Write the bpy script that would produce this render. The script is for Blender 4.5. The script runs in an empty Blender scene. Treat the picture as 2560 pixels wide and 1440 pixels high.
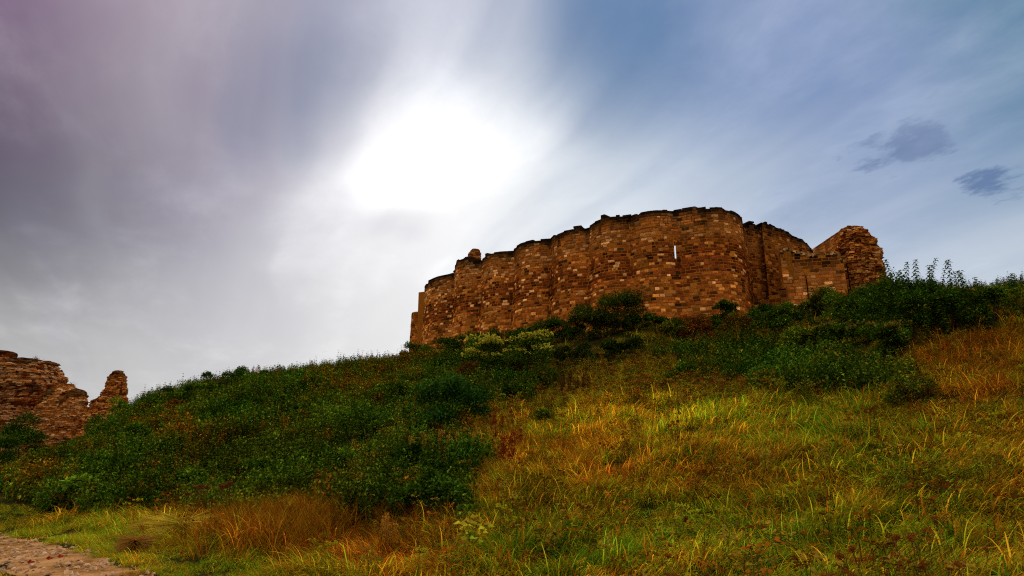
import bpy, math, random
import numpy as np
from mathutils import Vector, Matrix, noise as mnoise

random.seed(7)
rng = np.random.default_rng(11)
SC = bpy.context.scene
COL = SC.collection

# ------------------------------------------------------------------ camera
CAM_H, PITCH, FPX = 1.6, math.radians(15.0), 24.0 / 36.0 * 2560.0
cp, sp = math.cos(PITCH), math.sin(PITCH)
cam_data = bpy.data.cameras.new('camera')
cam_data.lens = 24.0
cam_data.sensor_width = 36.0
cam_data.clip_start = 0.1
cam_data.clip_end = 6000.0
cam = bpy.data.objects.new('camera', cam_data)
COL.objects.link(cam)
cam.location = (0, 0, CAM_H)
cam.rotation_euler = (math.pi / 2 + PITCH, 0, 0)
SC.camera = cam


def at(px, py, D):
    """world point seen at photo pixel (px, py), D metres ahead of the camera"""
    u, v = (px - 1280) / FPX, (720 - py) / FPX
    t = D / (cp - v * sp)
    return Vector((u * t, D, CAM_H + (sp + v * cp) * t))


def pix(p):
    """photo pixels of world points (N,3): used only to look up what grows where"""
    p = np.asarray(p, float)
    x, y, z = p[..., 0], p[..., 1], p[..., 2] - CAM_H
    f = y * cp + z * sp
    f = np.where(np.abs(f) < 1e-4, 1e-4, f)
    return 1280 + x / f * FPX, 720 - (-y * sp + z * cp) / f * FPX, f


def direction(px, py):
    u, v = (px - 1280) / FPX, (720 - py) / FPX
    return Vector((u, cp - v * sp, sp + v * cp)).normalized()


# ------------------------------------------------------------------ sun, sky, exposure
SUN_DIR = direction(1085, 420)
SUN_EL = math.asin(SUN_DIR.z)
SUN_AZ = math.atan2(SUN_DIR.x, SUN_DIR.y)
sun_data = bpy.data.lights.new('sun', 'SUN')
sun_data.energy = 3.2
sun_data.angle = math.radians(14)
sun_data.color = (1.0, 0.93, 0.82)
sun = bpy.data.objects.new('sun', sun_data)
COL.objects.link(sun)
sun.rotation_euler = (-SUN_DIR).to_track_quat('-Z', 'Y').to_euler()
SC.view_settings.view_transform = 'Standard'
SC.view_settings.look = 'None'
SC.view_settings.exposure = 0.0
SC.view_settings.gamma = 1.0
SC.cycles.use_denoising = False
SC.cycles.max_bounces = 6
SC.cycles.diffuse_bounces = 2
SC.cycles.filter_width = 1.15
SC.cycles.glossy_bounces = 1
SC.cycles.transmission_bounces = 3


class NT:
    """small helper to write node trees"""
    def __init__(self, tree):
        self.t, self.n, self.l = tree, tree.nodes, tree.links

    def new(self, kind, **kw):
        nd = self.n.new(kind)
        for k, v in kw.items():
            setattr(nd, k, v)
        return nd

    def put(self, sock, val):
        if isinstance(val, bpy.types.NodeSocket):
            self.l.new(val, sock)
        elif val is not None:
            sock.default_value = val

    def math(self, op, a, b=None, c=None, clamp=False):
        nd = self.new('ShaderNodeMath', operation=op, use_clamp=clamp)
        self.put(nd.inputs[0], a)
        if b is not None: self.put(nd.inputs[1], b)
        if c is not None: self.put(nd.inputs[2], c)
        return nd.outputs[0]

    def vmath(self, op, a, b=None, scale=None):
        nd = self.new('ShaderNodeVectorMath', operation=op)
        self.put(nd.inputs[0], a)
        if b is not None: self.put(nd.inputs[1], b)
        if scale is not None: self.put(nd.inputs['Scale'], scale)
        return nd.outputs['Value'] if op in ('LENGTH', 'DOT_PRODUCT', 'DISTANCE') else nd.outputs[0]

    def mix(self, fac, a, b, blend='MIX'):
        nd = self.new('ShaderNodeMix', data_type='RGBA', blend_type=blend)
        self.put(nd.inputs[0], fac)
        self.put(nd.inputs[6], a if not isinstance(a, tuple) else (*a[:3], 1))
        self.put(nd.inputs[7], b if not isinstance(b, tuple) else (*b[:3], 1))
        return nd.outputs[2]

    def rng(self, v, a, b, c=0.0, d=1.0, smooth=True):
        nd = self.new('ShaderNodeMapRange', interpolation_type='SMOOTHSTEP' if smooth else 'LINEAR')
        self.put(nd.inputs[0], v)
        for i, x in enumerate((a, b, c, d)):
            self.put(nd.inputs[1 + i], x)
        return nd.outputs[0]

    def noise(self, vec, scale, detail=3.0, rough=0.5, w=None):
        nd = self.new('ShaderNodeTexNoise', noise_dimensions='3D')
        if vec is not None: self.put(nd.inputs['Vector'], vec)
        nd.inputs['Scale'].default_value = scale
        nd.inputs['Detail'].default_value = detail
        nd.inputs['Roughness'].default_value = rough
        return nd.outputs['Fac'], nd.outputs['Color']


def lin(r, g, b):
    f = lambda c: c / 12.92 if c <= 0.04045 else ((c + 0.055) / 1.055) ** 2.4
    return (f(r / 255), f(g / 255), f(b / 255))


def build_world():
    w = bpy.data.worlds.new('World')
    SC.world = w
    w.use_nodes = True
    w.node_tree.nodes.clear()
    T = NT(w.node_tree)
    d = T.vmath('NORMALIZE', T.new('ShaderNodeTexCoord').outputs['Generated'])
    sep = T.new('ShaderNodeSeparateXYZ'); T.put(sep.inputs[0], d)
    # clouds lie on a high sheet and are drawn out along the wind
    zz = T.math('ADD', T.math('MAXIMUM', sep.outputs[2], 0.0), 0.16)
    qx = T.math('DIVIDE', sep.outputs[0], zz)
    qy = T.math('DIVIDE', sep.outputs[1], zz)
    WIND = math.radians(-25)

    def toq(px, py):
        v = direction(px, py)
        z = max(v.z, 0) + 0.16
        x, y = v.x / z, v.y / z
        return (x * math.cos(WIND) - y * math.sin(WIND), x * math.sin(WIND) + y * math.cos(WIND))
    across = T.math('SUBTRACT', T.math('MULTIPLY', qx, math.cos(WIND)), T.math('MULTIPLY', qy, math.sin(WIND)))
    along = T.math('ADD', T.math('MULTIPLY', qx, math.sin(WIND)), T.math('MULTIPLY', qy, math.cos(WIND)))
    cmb = T.new('ShaderNodeCombineXYZ'); T.put(cmb.inputs[0], across); T.put(cmb.inputs[1], along)
    q = cmb.outputs[0]
    # gentle warp
    _, wc = T.noise(q, 1.3, 2.0)
    wv = T.vmath('SCALE', T.vmath('SUBTRACT', wc, (0.5, 0.5, 0.5)), scale=0.22)
    qw = T.vmath('ADD', q, wv)

    def stretch(sx, sy, off):
        m = T.new('ShaderNodeMapping'); T.put(m.inputs['Vector'], qw)
        m.inputs['Location'].default_value = (off, off * 1.7, 0)
        m.inputs['Scale'].default_value = (sx, sy, 1)
        return m.outputs[0]
    n1, _ = T.noise(stretch(1.6, 0.22, 3.1), 1.0, 2.0, 0.45)
    n2, _ = T.noise(stretch(4.6, 0.34, 7.7), 1.0, 2.0, 0.5)
    n4, _ = T.noise(stretch(10.0, 0.9, 2.3), 1.0, 3.0, 0.55)
    n3, _ = T.noise(stretch(1.0, 0.7, 1.2), 2.2, 4.0, 0.55)
    n5, _ = T.noise(stretch(1.0, 0.55, 5.2), 13.0, 6.0, 0.66)
    streak = T.math('ADD', T.math('MULTIPLY', T.math('SUBTRACT', n1, 0.5), 0.75),
                    T.math('ADD', T.math('MULTIPLY', T.math('SUBTRACT', n2, 0.5), 0.75),
                           T.math('ADD', T.math('MULTIPLY', T.math('SUBTRACT', n3, 0.5), 0.25), T.math('MULTIPLY', T.math('SUBTRACT', n4, 0.5), 0.18))))

    def blob(px, py, ra, rl, amp, rot=0.0, warp=True, edge=0.0):
        """soft patch of thicker or thinner cloud; ra across, rl along the wind"""
        x0, y0 = toq(px, py)
        s = T.vmath('SUBTRACT', qw if warp else q, (x0, y0, 0))
        m = T.new('ShaderNodeMapping', vector_type='POINT'); T.put(m.inputs['Vector'], s)
        m.inputs['Rotation'].default_value = (0, 0, rot)
        m2 = T.new('ShaderNodeMapping'); T.put(m2.inputs['Vector'], m.outputs[0])
        m2.inputs['Scale'].default_value = (1 / ra, 1 / rl, 0)
        return T.math('MULTIPLY', T.rng(T.vmath('LENGTH', m2.outputs[0]), 1.0, edge, 0.0, 1.0), amp)

    def total(lst):
        o = lst[0]
        for x in lst[1:]:
            o = T.math('ADD', o, x)
        return o
    # broad colours of the cloud sheet, blended smoothly over the directions they were seen in
    SKYC = {  # photo y: (x, r, g, b) ...
        -60: [(0, 116, 84, 122), (280, 164, 144, 162), (560, 172, 164, 176), (850, 152, 154, 178), (1150, 200, 202, 218), (1560, 98, 130, 172), (1950, 128, 148, 188), (2560, 66, 118, 148)],
        200: [(-60, 88, 66, 96), (140, 126, 108, 128), (330, 156, 146, 154), (540, 150, 142, 162), (850, 162, 166, 188), (1060, 214, 217, 226), (1260, 190, 200, 215), (1500, 100, 136, 178), (1800, 108, 136, 180), (2100, 116, 140, 184), (2400, 130, 150, 190), (2600, 74, 124, 152)],
        420: [(-60, 74, 68, 80), (220, 126, 121, 134), (500, 152, 144, 163), (760, 202, 201, 212), (920, 238, 238, 242), (1080, 253, 253, 254), (1260, 248, 250, 251), (1500, 218, 226, 234), (1750, 180, 194, 214), (2050, 148, 167, 199), (2400, 158, 174, 205), (2600, 120, 152, 180)],
        620: [(-60, 82, 78, 88), (220, 120, 118, 130), (500, 155, 151, 165), (760, 210, 209, 215), (1010, 240, 241, 244), (1300, 236, 239, 243), (1550, 220, 227, 235), (1900, 190, 202, 216), (2250, 174, 189, 208), (2600, 184, 198, 212)],
        820: [(-60, 124, 122, 126), (280, 164, 163, 168), (600, 192, 192, 199), (880, 226, 227, 229), (1300, 232, 235, 239), (1900, 200, 209, 219), (2500, 214, 219, 225)],
        895: [(-60, 186, 184, 183), (250, 204, 202, 201), (600, 208, 208, 210), (950, 228, 229, 230)],
        980: [(0, 208, 205, 201), (400, 206, 205, 206), (900, 212, 213, 214), (1700, 205, 210, 216), (2500, 200, 206, 214)],
    }
    nodes_c = []
    for yy, lst in SKYC.items():
        for (xx, r_, g_, b_) in lst:
            nodes_c.append((direction(xx, yy), lin(r_, g_, b_), 0.070, 1.0))
    # the rest of the sky goes on as the same pale overcast
    for azd in (75, 120, 165, 210, 255, 285):
        for el, k in ((12, 1.0), (45, 0.94)):
            v = Vector((math.sin(math.radians(azd)) * math.cos(math.radians(el)), math.cos(math.radians(azd)) * math.cos(math.radians(el)), math.sin(math.radians(el))))
            nodes_c.append((v, tuple(c_ * k for c_ in lin(216, 215, 216)), 0.26, .08))
    nodes_c.append((Vector((0, 0, 1)), lin(168, 176, 196), 0.22, .08))
    amt = T.math('MULTIPLY', streak, 0.16)
    dw = T.vmath('ADD', d, T.vmath('SCALE', T.vmath('SUBTRACT', wc, (0.5, 0.5, 0.5)), scale=0.10))
    shift = T.new('ShaderNodeCombineXYZ'); T.put(shift.inputs[0], amt); T.put(shift.inputs[2], T.math('MULTIPLY', amt, 0.3))
    dw = T.vmath('ADD', dw, shift.outputs[0])
    num = den = None
    for v, c_, sg, kk in nodes_c:
        dd = T.vmath('DISTANCE', dw, tuple(v))
        wgt = T.math('POWER', math.e, T.math('MULTIPLY', T.math('MULTIPLY', dd, dd), -0.5 / sg ** 2))
        if kk != 1.0: wgt = T.math('MULTIPLY', wgt, kk)
        cc = T.vmath('SCALE', tuple(c_), scale=wgt)
        num = cc if num is None else T.vmath('ADD', num, cc)
        den = T.math('ADD', wgt, 1e-7) if den is None else T.math('ADD', den, wgt)
    c_cloud = T.vmath('SCALE', num, scale=T.math('DIVIDE', 1.0, den))
    # angular distance to the veiled sun
    sd = T.vmath('DOT_PRODUCT', d, tuple(SUN_DIR))
    ang = T.math('MULTIPLY', T.math('ARCCOSINE', T.math('MINIMUM', sd, 1.0)), 180 / math.pi)
    ang = T.math('ADD', ang, T.math('MULTIPLY', streak, 10.0))
    az = T.math('ARCTAN2', sep.outputs[0], sep.outputs[1])      # 0 ahead, + right
    right = T.rng(az, -0.30, 0.25)
    # the veiled sun burns through in an uneven patch
    core = total([blob(1060, 415, 0.30, 0.36, 0.80), blob(920, 460, 0.26, 0.34, 0.62), blob(1240, 360, 0.26, 0.36, 0.55), blob(1130, 150, 0.16, 0.45, 0.22), blob(1010, 290, 0.2, 0.3, 0.3), blob(1015, 590, 0.24, 0.20, -0.9)])
    core = T.rng(T.math('ADD', core, T.math('ADD', T.math('MULTIPLY', streak, 1.2), T.math('ADD', T.math('MULTIPLY', T.math('SUBTRACT', n3, 0.5), 1.5), T.math('MULTIPLY', T.math('SUBTRACT', n5, 0.5), 0.6)))), -0.2, 1.9)
    blobs = total([
        blob(690, 310, 0.22, 0.52, 0.85, rot=-0.10),
        blob(800, 120, 0.26, 0.32, 0.30, rot=-0.2),
        blob(1490, 130, 0.34, 0.5, 0.65),
        blob(1010, 570, 0.20, 0.22, 0.50),
        blob(740, 720, 0.2, 0.2, 0.16),
        blob(2490, 480, 0.20, 0.16, 0.22),
        blob(1900, 560, 0.35, 0.35, 0.12),
    ])
    # small ragged low clouds
    rag = total([blob(2215, 385, 0.15, 0.22, 1.0, rot=0.35), blob(2330, 378, 0.13, 0.10, 0.85, rot=0.2), blob(2375, 235, 0.09, 0.11, 0.62, rot=0.5),
                 blob(2430, 450, 0.14, 0.12, 0.60), blob(2520, 470, 0.18, 0.16, 0.65), blob(2300, 320, 0.09, 0.06, 0.5)])
    rag = T.rng(T.math('ADD', rag, T.math('MULTIPLY', T.math('SUBTRACT', n5, 0.5), 2.6)), 0.50, 1.05)
    dens = T.math('ADD', T.math('SUBTRACT', T.math('MULTIPLY', streak, 1.8), 0.12), blobs)
    dark = T.rng(dens, 0.0, 0.95)
    thin = T.rng(dens, 0.0, -0.8)
    c_dark = T.mix(right, lin(100, 112, 144), lin(84, 118, 160))
    c = T.mix(T.math('MULTIPLY', thin, 0.85), c_cloud, T.vmath('ADD', T.vmath('SCALE', c_cloud, scale=0.75), (0.25, 0.25, 0.255)))
    c = T.mix(T.math('MULTIPLY', dark, T.math('MULTIPLY', T.rng(ang, 3.0, 13.0, 0.25, 0.85), T.rng(az, -0.05, 0.30, 1.0, 0.66))), c, c_dark)
    c = T.mix(T.math('MULTIPLY', rag, 0.80), c, lin(88, 114, 158))
    # clear air above the cloud sheet
    sky = T.new('ShaderNodeTexSky', sky_type='NISHITA')
    sky.sun_disc = False
    sky.sun_elevation = SUN_EL
    sky.sun_rotation = SUN_AZ
    sky.altitude = 100
    sky.air_density, sky.dust_density, sky.ozone_density = 1.0, 1.0, 2.0
    cl = T.vmath('SCALE', c, scale=10.0)
    cover = 0.96
    both = T.mix(cover, sky.outputs[0], cl)
    glare = T.math('MULTIPLY', T.math('MULTIPLY', core, T.math('SUBTRACT', 1.0, T.math('MULTIPLY', dark, 0.6))), 5.0)
    add = T.new('ShaderNodeCombineXYZ')
    for i, k in enumerate((1.0, 0.97, 0.92)):
        T.put(add.inputs[i], T.math('MULTIPLY', glare, k))
    both = T.vmath('ADD', both, add.outputs[0])
    bg = T.new('ShaderNodeBackground'); T.put(bg.inputs[0], both); bg.inputs[1].default_value = 0.1
    out = T.new('ShaderNodeOutputWorld'); T.l.new(bg.outputs[0], out.inputs[0])


build_world()


# ------------------------------------------------------------------ mesh helpers
def mesh_tris(name, V, F, colors=None, mat=None, smooth=False):
    V = np.ascontiguousarray(V, np.float32); F = np.ascontiguousarray(F, np.int32)
    me = bpy.data.meshes.new(name)
    k = F.shape[1]
    me.vertices.add(len(V)); me.vertices.foreach_set('co', V.ravel())
    me.loops.add(F.size); me.loops.foreach_set('vertex_index', F.ravel())
    me.polygons.add(len(F))
    me.polygons.foreach_set('loop_start', np.arange(len(F), dtype=np.int32) * k)
    me.polygons.foreach_set('use_smooth', np.full(len(F), smooth))
    if colors is not None:
        at_ = me.attributes.new('Col', 'FLOAT_COLOR', 'POINT')
        c = np.ones((len(V), 4), np.float32); c[:, :3] = colors
        at_.data.foreach_set('color', c.ravel())
    me.update(calc_edges=True)
    me.validate()
    if mat: me.materials.append(mat)
    return me


def link(name, me, parent=None, loc=None):
    o = bpy.data.objects.new(name, me)
    COL.objects.link(o)
    if loc is not None: o.location = loc
    if parent is not None: o.parent = parent
    return o


def tag(o, label, cat, group=None, kind='thing'):
    o['label'] = label; o['category'] = cat
    if group: o['group'] = group
    o['kind'] = kind
    return o


def thing(name, label, cat, loc=(0, 0, 0), group=None, rotz=0.0, scale=1.0):
    o = bpy.data.objects.new(name, None)
    o.empty_display_size = 0.3
    COL.objects.link(o)
    o.location = loc; o.rotation_euler = (0, 0, rotz); o.scale = (scale,) * 3
    return tag(o, label, cat, group)


def dup(root, loc, rotz, scale, label=None):
    r = root.copy(); COL.objects.link(r)
    r.location = loc; r.rotation_euler = (0, 0, rotz); r.scale = (scale,) * 3
    if label: r['label'] = label
    for ch in list(root.children):
        c = ch.copy(); COL.objects.link(c); c.parent = r
        for g in ch.children:
            e = g.copy(); COL.objects.link(e); e.parent = c
    return r


class Acc:
    """collects triangles with colours"""
    def __init__(self): self.V, self.F, self.C, self.n = [], [], [], 0

    def add(self, V, F, C):
        V = np.asarray(V, float); F = np.asarray(F, int); C = np.asarray(C, float)
        if C.ndim == 1: C = np.tile(C, (len(V), 1))
        self.V.append(V); self.F.append(F + self.n); self.C.append(C); self.n += len(V)

    def mesh(self, name, mat, smooth=False):
        return mesh_tris(name, np.concatenate(self.V), np.concatenate(self.F), np.concatenate(self.C), mat, smooth)


def unit(a):
    a = np.asarray(a, float)
    return a / np.maximum(np.linalg.norm(a, axis=-1, keepdims=True), 1e-9)


def leaves(acc, base, tip, up, length, width, fold, droop, col):
    """ovate leaves: folded along the midrib, tip drooping"""
    base = np.asarray(base, float); N = len(base)
    t = unit(tip); s = unit(np.cross(t, up)); n = np.cross(s, t)
    L = np.broadcast_to(length, (N,))[:, None]; W = np.broadcast_to(width, (N,))[:, None]
    D = np.broadcast_to(droop, (N,))[:, None]
    V = np.empty((N, 5, 3))
    V[:, 0] = base
    V[:, 1] = base + t * L * .45 + s * W * .5 + n * W * fold
    V[:, 2] = base + t * L * .50
    V[:, 3] = base + t * L * .45 - s * W * .5 + n * W * fold
    V[:, 4] = base + t * L - n * L * D
    F0 = np.array([[0, 1, 2], [1, 4, 2], [0, 2, 3], [2, 4, 3]])
    F = (F0[None] + (np.arange(N) * 5)[:, None, None]).reshape(-1, 3)
    C = np.repeat(np.broadcast_to(col, (N, 3)), 5, axis=0)
    acc.add(V.reshape(-1, 3), F, C)


def tube(acc, pts, r0, r1, col, sides=4):
    pts = np.asarray(pts, float); n = len(pts)
    tn = unit(np.gradient(pts, axis=0))
    ref = np.array([0.31, 0.95, 0.05])
    a = unit(np.cross(tn, ref)); b = np.cross(tn, a)
    r = np.linspace(r0, r1, n)[:, None, None]
    ang = np.arange(sides) * 2 * math.pi / sides
    ring = a[:, None] * np.cos(ang)[None, :, None] + b[:, None] * np.sin(ang)[None, :, None]
    V = (pts[:, None] + ring * r).reshape(-1, 3)
    F = []
    for i in range(n - 1):
        for j in range(sides):
            k = (j + 1) % sides
            p, q_, r_, s_ = i * sides + j, i * sides + k, (i + 1) * sides + k, (i + 1) * sides + j
            F += [(p, q_, r_), (p, r_, s_)]
    acc.add(V, F, col)


def fbm(x, y, s, seed=0.0, oct=3):
    """cheap vector noise on arrays, about -1..1"""
    o = np.zeros(np.shape(x)); a = 1.0; f = 1.0 / s; tot = 0
    for k in range(oct):
        p = seed * 1.7 + k * 5.3
        o = o + a * (np.sin(x * f * 2.1 + 1.3 * np.sin(y * f * 1.7 + p) + p) * np.cos(y * f * 1.9 + 1.1 * np.sin(x * f * 1.3 - p) + 2 * p))
        tot += a; a *= .55; f *= 2.03
    return o / tot * 1.4


# ------------------------------------------------------------------ materials
def leaf_material(name, trans=0.28, rough=0.9, instanced=False, spec=0.0):
    m = bpy.data.materials.new(name); m.use_nodes = True
    m.node_tree.nodes.clear(); T = NT(m.node_tree)
    c = T.new('ShaderNodeAttribute', attribute_name='Col').outputs['Color']
    if instanced:
        ti = T.new('ShaderNodeAttribute', attribute_name='tint', attribute_type='INSTANCER').outputs['Color']
        c = T.mix(1.0, c, ti, 'MULTIPLY')
    geo = T.new('ShaderNodeNewGeometry')
    nz, _ = T.noise(geo.outputs['Position'], 9.0, 2.0)
    c = T.mix(1.0, c, T.mix(nz, (0.72, 0.72, 0.72), (1.28, 1.28, 1.28)), 'MULTIPLY')
    p = T.new('ShaderNodeBsdfPrincipled'); T.put(p.inputs['Base Color'], c)
    p.inputs['Roughness'].default_value = rough
    p.inputs['Specular IOR Level'].default_value = spec
    tr = T.new('ShaderNodeBsdfTranslucent'); T.put(tr.inputs[0], T.mix(1.0, c, (1.1, 1.05, 0.5), 'MULTIPLY'))
    ms = T.new('ShaderNodeMixShader'); ms.inputs[0].default_value = trans
    T.l.new(p.outputs[0], ms.inputs[1]); T.l.new(tr.outputs[0], ms.inputs[2])
    o = T.new('ShaderNodeOutputMaterial'); T.l.new(ms.outputs[0], o.inputs[0])
    return m


def grass_material(name):
    m = bpy.data.materials.new(name); m.use_nodes = True
    m.node_tree.nodes.clear(); T = NT(m.node_tree)
    col = T.new('ShaderNodeAttribute', attribute_name='Col').outputs['Color']
    s = T.new('ShaderNodeSeparateColor'); T.put(s.inputs[0], col)
    ti = T.new('ShaderNodeAttribute', attribute_name='tint', attribute_type='INSTANCER').outputs['Color']
    s2 = T.new('ShaderNodeSeparateColor'); T.put(s2.inputs[0], ti)
    f = T.math('ADD', s.outputs[0], s2.outputs[0], clamp=False)
    r = T.new('ShaderNodeValToRGB'); T.put(r.inputs[0], f)
    cr = r.color_ramp
    stops = [(0.0, (0.070, 0.165, 0.006)), (0.25, (0.160, 0.215, 0.007)), (0.45, (0.330, 0.225, 0.008)),
             (0.65, (0.420, 0.180, 0.009)), (0.85, (0.380, 0.098, 0.006)), (1.0, (0.190, 0.045, 0.005))]
    cr.elements[0].position, cr.elements[0].color = stops[0][0], (*stops[0][1], 1)
    cr.elements[1].position, cr.elements[1].color = stops[-1][0], (*stops[-1][1], 1)
    for p_, c_ in stops[1:-1]:
        e = cr.elements.new(p_); e.color = (*c_, 1)
    v = T.math('MULTIPLY', s.outputs[1], s2.outputs[1])
    c = T.vmath('SCALE', r.outputs[0], scale=v)
    p = T.new('ShaderNodeBsdfPrincipled'); T.put(p.inputs['Base Color'], c)
    p.inputs['Roughness'].default_value = 0.9; p.inputs['Specular IOR Level'].default_value = 0.0
    tr = T.new('ShaderNodeBsdfTranslucent'); T.put(tr.inputs[0], c)
    ms = T.new('ShaderNodeMixShader'); ms.inputs[0].default_value = 0.25
    T.l.new(p.outputs[0], ms.inputs[1]); T.l.new(tr.outputs[0], ms.inputs[2])
    o = T.new('ShaderNodeOutputMaterial'); T.l.new(ms.outputs[0], o.inputs[0])
    return m


def stone_material(name, grain=14.0, bump=0.5, tint=(1, 1, 1)):
    m = bpy.data.materials.new(name); m.use_nodes = True
    m.node_tree.nodes.clear(); T = NT(m.node_tree)
    c = T.new('ShaderNodeAttribute', attribute_name='Col').outputs['Color']
    pos = T.new('ShaderNodeNewGeometry').outputs['Position']
    a, _ = T.noise(pos, grain, 5.0, 0.65)
    b, _ = T.noise(pos, 1.7, 4.0, 0.6)
    c = T.mix(1.0, c, T.mix(T.rng(a, 0.25, 0.75), (0.42, 0.40, 0.38), (1.45, 1.45, 1.45)), 'MULTIPLY')
    c = T.mix(T.rng(b, 0.56, 0.72, 0, 0.75), c, T.mix(0.72, c, (0.02, 0.012, 0.008)))
    c = T.mix(1.0, c, (*tint, 1), 'MULTIPLY')
    p = T.new('ShaderNodeBsdfPrincipled'); T.put(p.inputs['Base Color'], c)
    p.inputs['Roughness'].default_value = 1.0; p.inputs['Specular IOR Level'].default_value = 0.0
    bm = T.new('ShaderNodeBump'); bm.inputs['Strength'].default_value = bump; bm.inputs['Distance'].default_value = 0.05
    T.put(bm.inputs['Height'], a); T.put(p.inputs['Normal'], bm.outputs[0])
    o = T.new('ShaderNodeOutputMaterial'); T.l.new(p.outputs[0], o.inputs[0])
    return m


def soil_material(name):
    m = bpy.data.materials.new(name); m.use_nodes = True
    m.node_tree.nodes.clear(); T = NT(m.node_tree)
    pos = T.new('ShaderNodeNewGeometry').outputs['Position']
    a, _ = T.noise(pos, 0.35, 5.0, 0.6); b, _ = T.noise(pos, 6.0, 4.0, 0.7)
    c = T.mix(T.rng(a, 0.35, 0.65), (0.022, 0.030, 0.006), (0.050, 0.034, 0.008))
    c = T.mix(1.0, c, T.mix(b, (0.4, 0.4, 0.4), (1.5, 1.5, 1.5)), 'MULTIPLY')
    p = T.new('ShaderNodeBsdfPrincipled'); T.put(p.inputs['Base Color'], c)
    p.inputs['Roughness'].default_value = 1.0; p.inputs['Specular IOR Level'].default_value = 0.0
    bm = T.new('ShaderNodeBump'); bm.inputs['Strength'].default_value = 0.8; T.put(bm.inputs['Height'], b)
    T.put(p.inputs['Normal'], bm.outputs[0])
    o = T.new('ShaderNodeOutputMaterial'); T.l.new(p.outputs[0], o.inputs[0])
    return m


def path_material(name):
    m = bpy.data.materials.new(name); m.use_nodes = True
    m.node_tree.nodes.clear(); T = NT(m.node_tree)
    pos = T.new('ShaderNodeNewGeometry').outputs['Position']
    a, _ = T.noise(pos, 0.9, 4.0, 0.6); b, _ = T.noise(pos, 14.0, 5.0, 0.7)
    c = T.mix(T.rng(a, 0.38, 0.66), (0.52, 0.255, 0.095), (0.20, 0.085, 0.018))
    c = T.mix(1.0, c, T.mix(b, (0.45, 0.45, 0.45), (1.5, 1.5, 1.5)), 'MULTIPLY')
    p = T.new('ShaderNodeBsdfPrincipled'); T.put(p.inputs['Base Color'], c)
    p.inputs['Roughness'].default_value = 1.0; p.inputs['Specular IOR Level'].default_value = 0.0
    bm = T.new('ShaderNodeBump'); bm.inputs['Strength'].default_value = 0.8; bm.inputs['Distance'].default_value = 0.03
    T.put(bm.inputs['Height'], b); T.put(p.inputs['Normal'], bm.outputs[0])
    o = T.new('ShaderNodeOutputMaterial'); T.l.new(p.outputs[0], o.inputs[0])
    return m


M_LEAF = leaf_material('leaf')
M_LEAF_I = leaf_material('leaf_field', instanced=True)
M_GRASS = grass_material('grass_blade')
M_STONE = stone_material('ashlar_stone')
M_RUBBLE = stone_material('rubble_stone', grain=9.0, bump=0.8)
M_SOIL = soil_material('hill_soil')
M_PATH = path_material('chalk_path')
M_BARK = leaf_material('stem_bark', trans=0.0, rough=0.9, spec=0.0)

# ------------------------------------------------------------------ hill (heights from measured points)
GP = [  # photo x, y, metres ahead, height of the growth on top of the ground there
    (0, 1440, 11.6, 0), (400, 1440, 11.6, 0), (900, 1440, 10.3, .2), (1280, 1440, 9.3, .25), (1800, 1440, 7.7, .25), (2560, 1440, 5.6, .25),
    (0, 1305, 23.2, 0), (400, 1300, 16.5, .3), (900, 1300, 13.4, .4), (1280, 1300, 12, .3), (1800, 1300, 10, .3), (2560, 1300, 7.3, .3),
    (0, 1200, 34, .6), (400, 1200, 24, .7), (900, 1200, 17.5, .7), (1280, 1200, 15, .3), (1800, 1200, 12.4, .3), (2560, 1200, 9.1, .3),
    (130, 1122, 52, 1.5), (400, 1100, 34, .7), (900, 1100, 24, .8), (1280, 1100, 20.5, .3), (1800, 1100, 16, .3), (2560, 1100, 11.2, .3),
    (250, 1056, 62, 1.2), (340, 1005, 62, .6), (500, 1000, 47, .7), (900, 1000, 35, .8), (1280, 1000, 29, .5), (1800, 1000, 21, .4), (2560, 1000, 14, .4),
    (470, 970, 62, .6), (620, 940, 64, .6), (700, 930, 62, .6), (800, 925, 58, .6), (900, 940, 50, .8), (1280, 930, 39, .9), (1800, 930, 27, .6), (2560, 930, 17, .5),
    (880, 912, 63, .6), (990, 908, 64, .6), (1090, 880, 63, .8), (1280, 870, 50, 1.0), (1500, 870, 42, .8), (1800, 870, 33, .8), (2180, 870, 24.5, .7), (2560, 860, 20, .5),
    (1200, 850, 60, .8), (1450, 815, 52.5, .8), (1600, 800, 49, .7), (1800, 800, 45.5, .7), (1900, 775, 49.5, .6), (2150, 800, 32, 1.0), (2560, 800, 22.5, .6),
    (1980, 755, 48, .6), (2250, 755, 34, 1.2), (2350, 745, 30, 1.0), (2560, 745, 25.5, .6), (2200, 715, 47, .6),
]
pts = []
for px_, py_, D_, h_ in GP:
    p_ = at(px_, py_, D_)
    pts.append((p_.x, p_.y, p_.z - h_))
pts += [(0, 0, 0), (-4, 6, 0), (4, 3, .35), (10, 3, 1.6), (20, 5, 4.0), (35, 15, 8.5), (45, 40, 12), (-12, 4, -.6), (-30, 8, -2.5), (-25, 25, -.4),
        (-45, 40, -3), (-60, 70, 0), (-52, 78, 3.2), (-46, 84, 5.6), (-40, 90, 7.0), (0, -25, -1.5), (30, -20, 4), (-40, -25, -5),
        (6, 66, 12.8), (15, 62, 13), (24, 66, 13.4), (0, 76, 12), (-10, 80, 10.6), (-22, 84, 8.2), (30, 56, 13.6), (36, 50, 12.6), (42, 64, 12.6), (20, 90, 10), (-20, 110, 4), (60, 90, 6), (-70, 110, -4),
        (80, 20, 12), (80, -30, 8), (-80, 0, -7)]
pts = np.array(pts)


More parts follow.
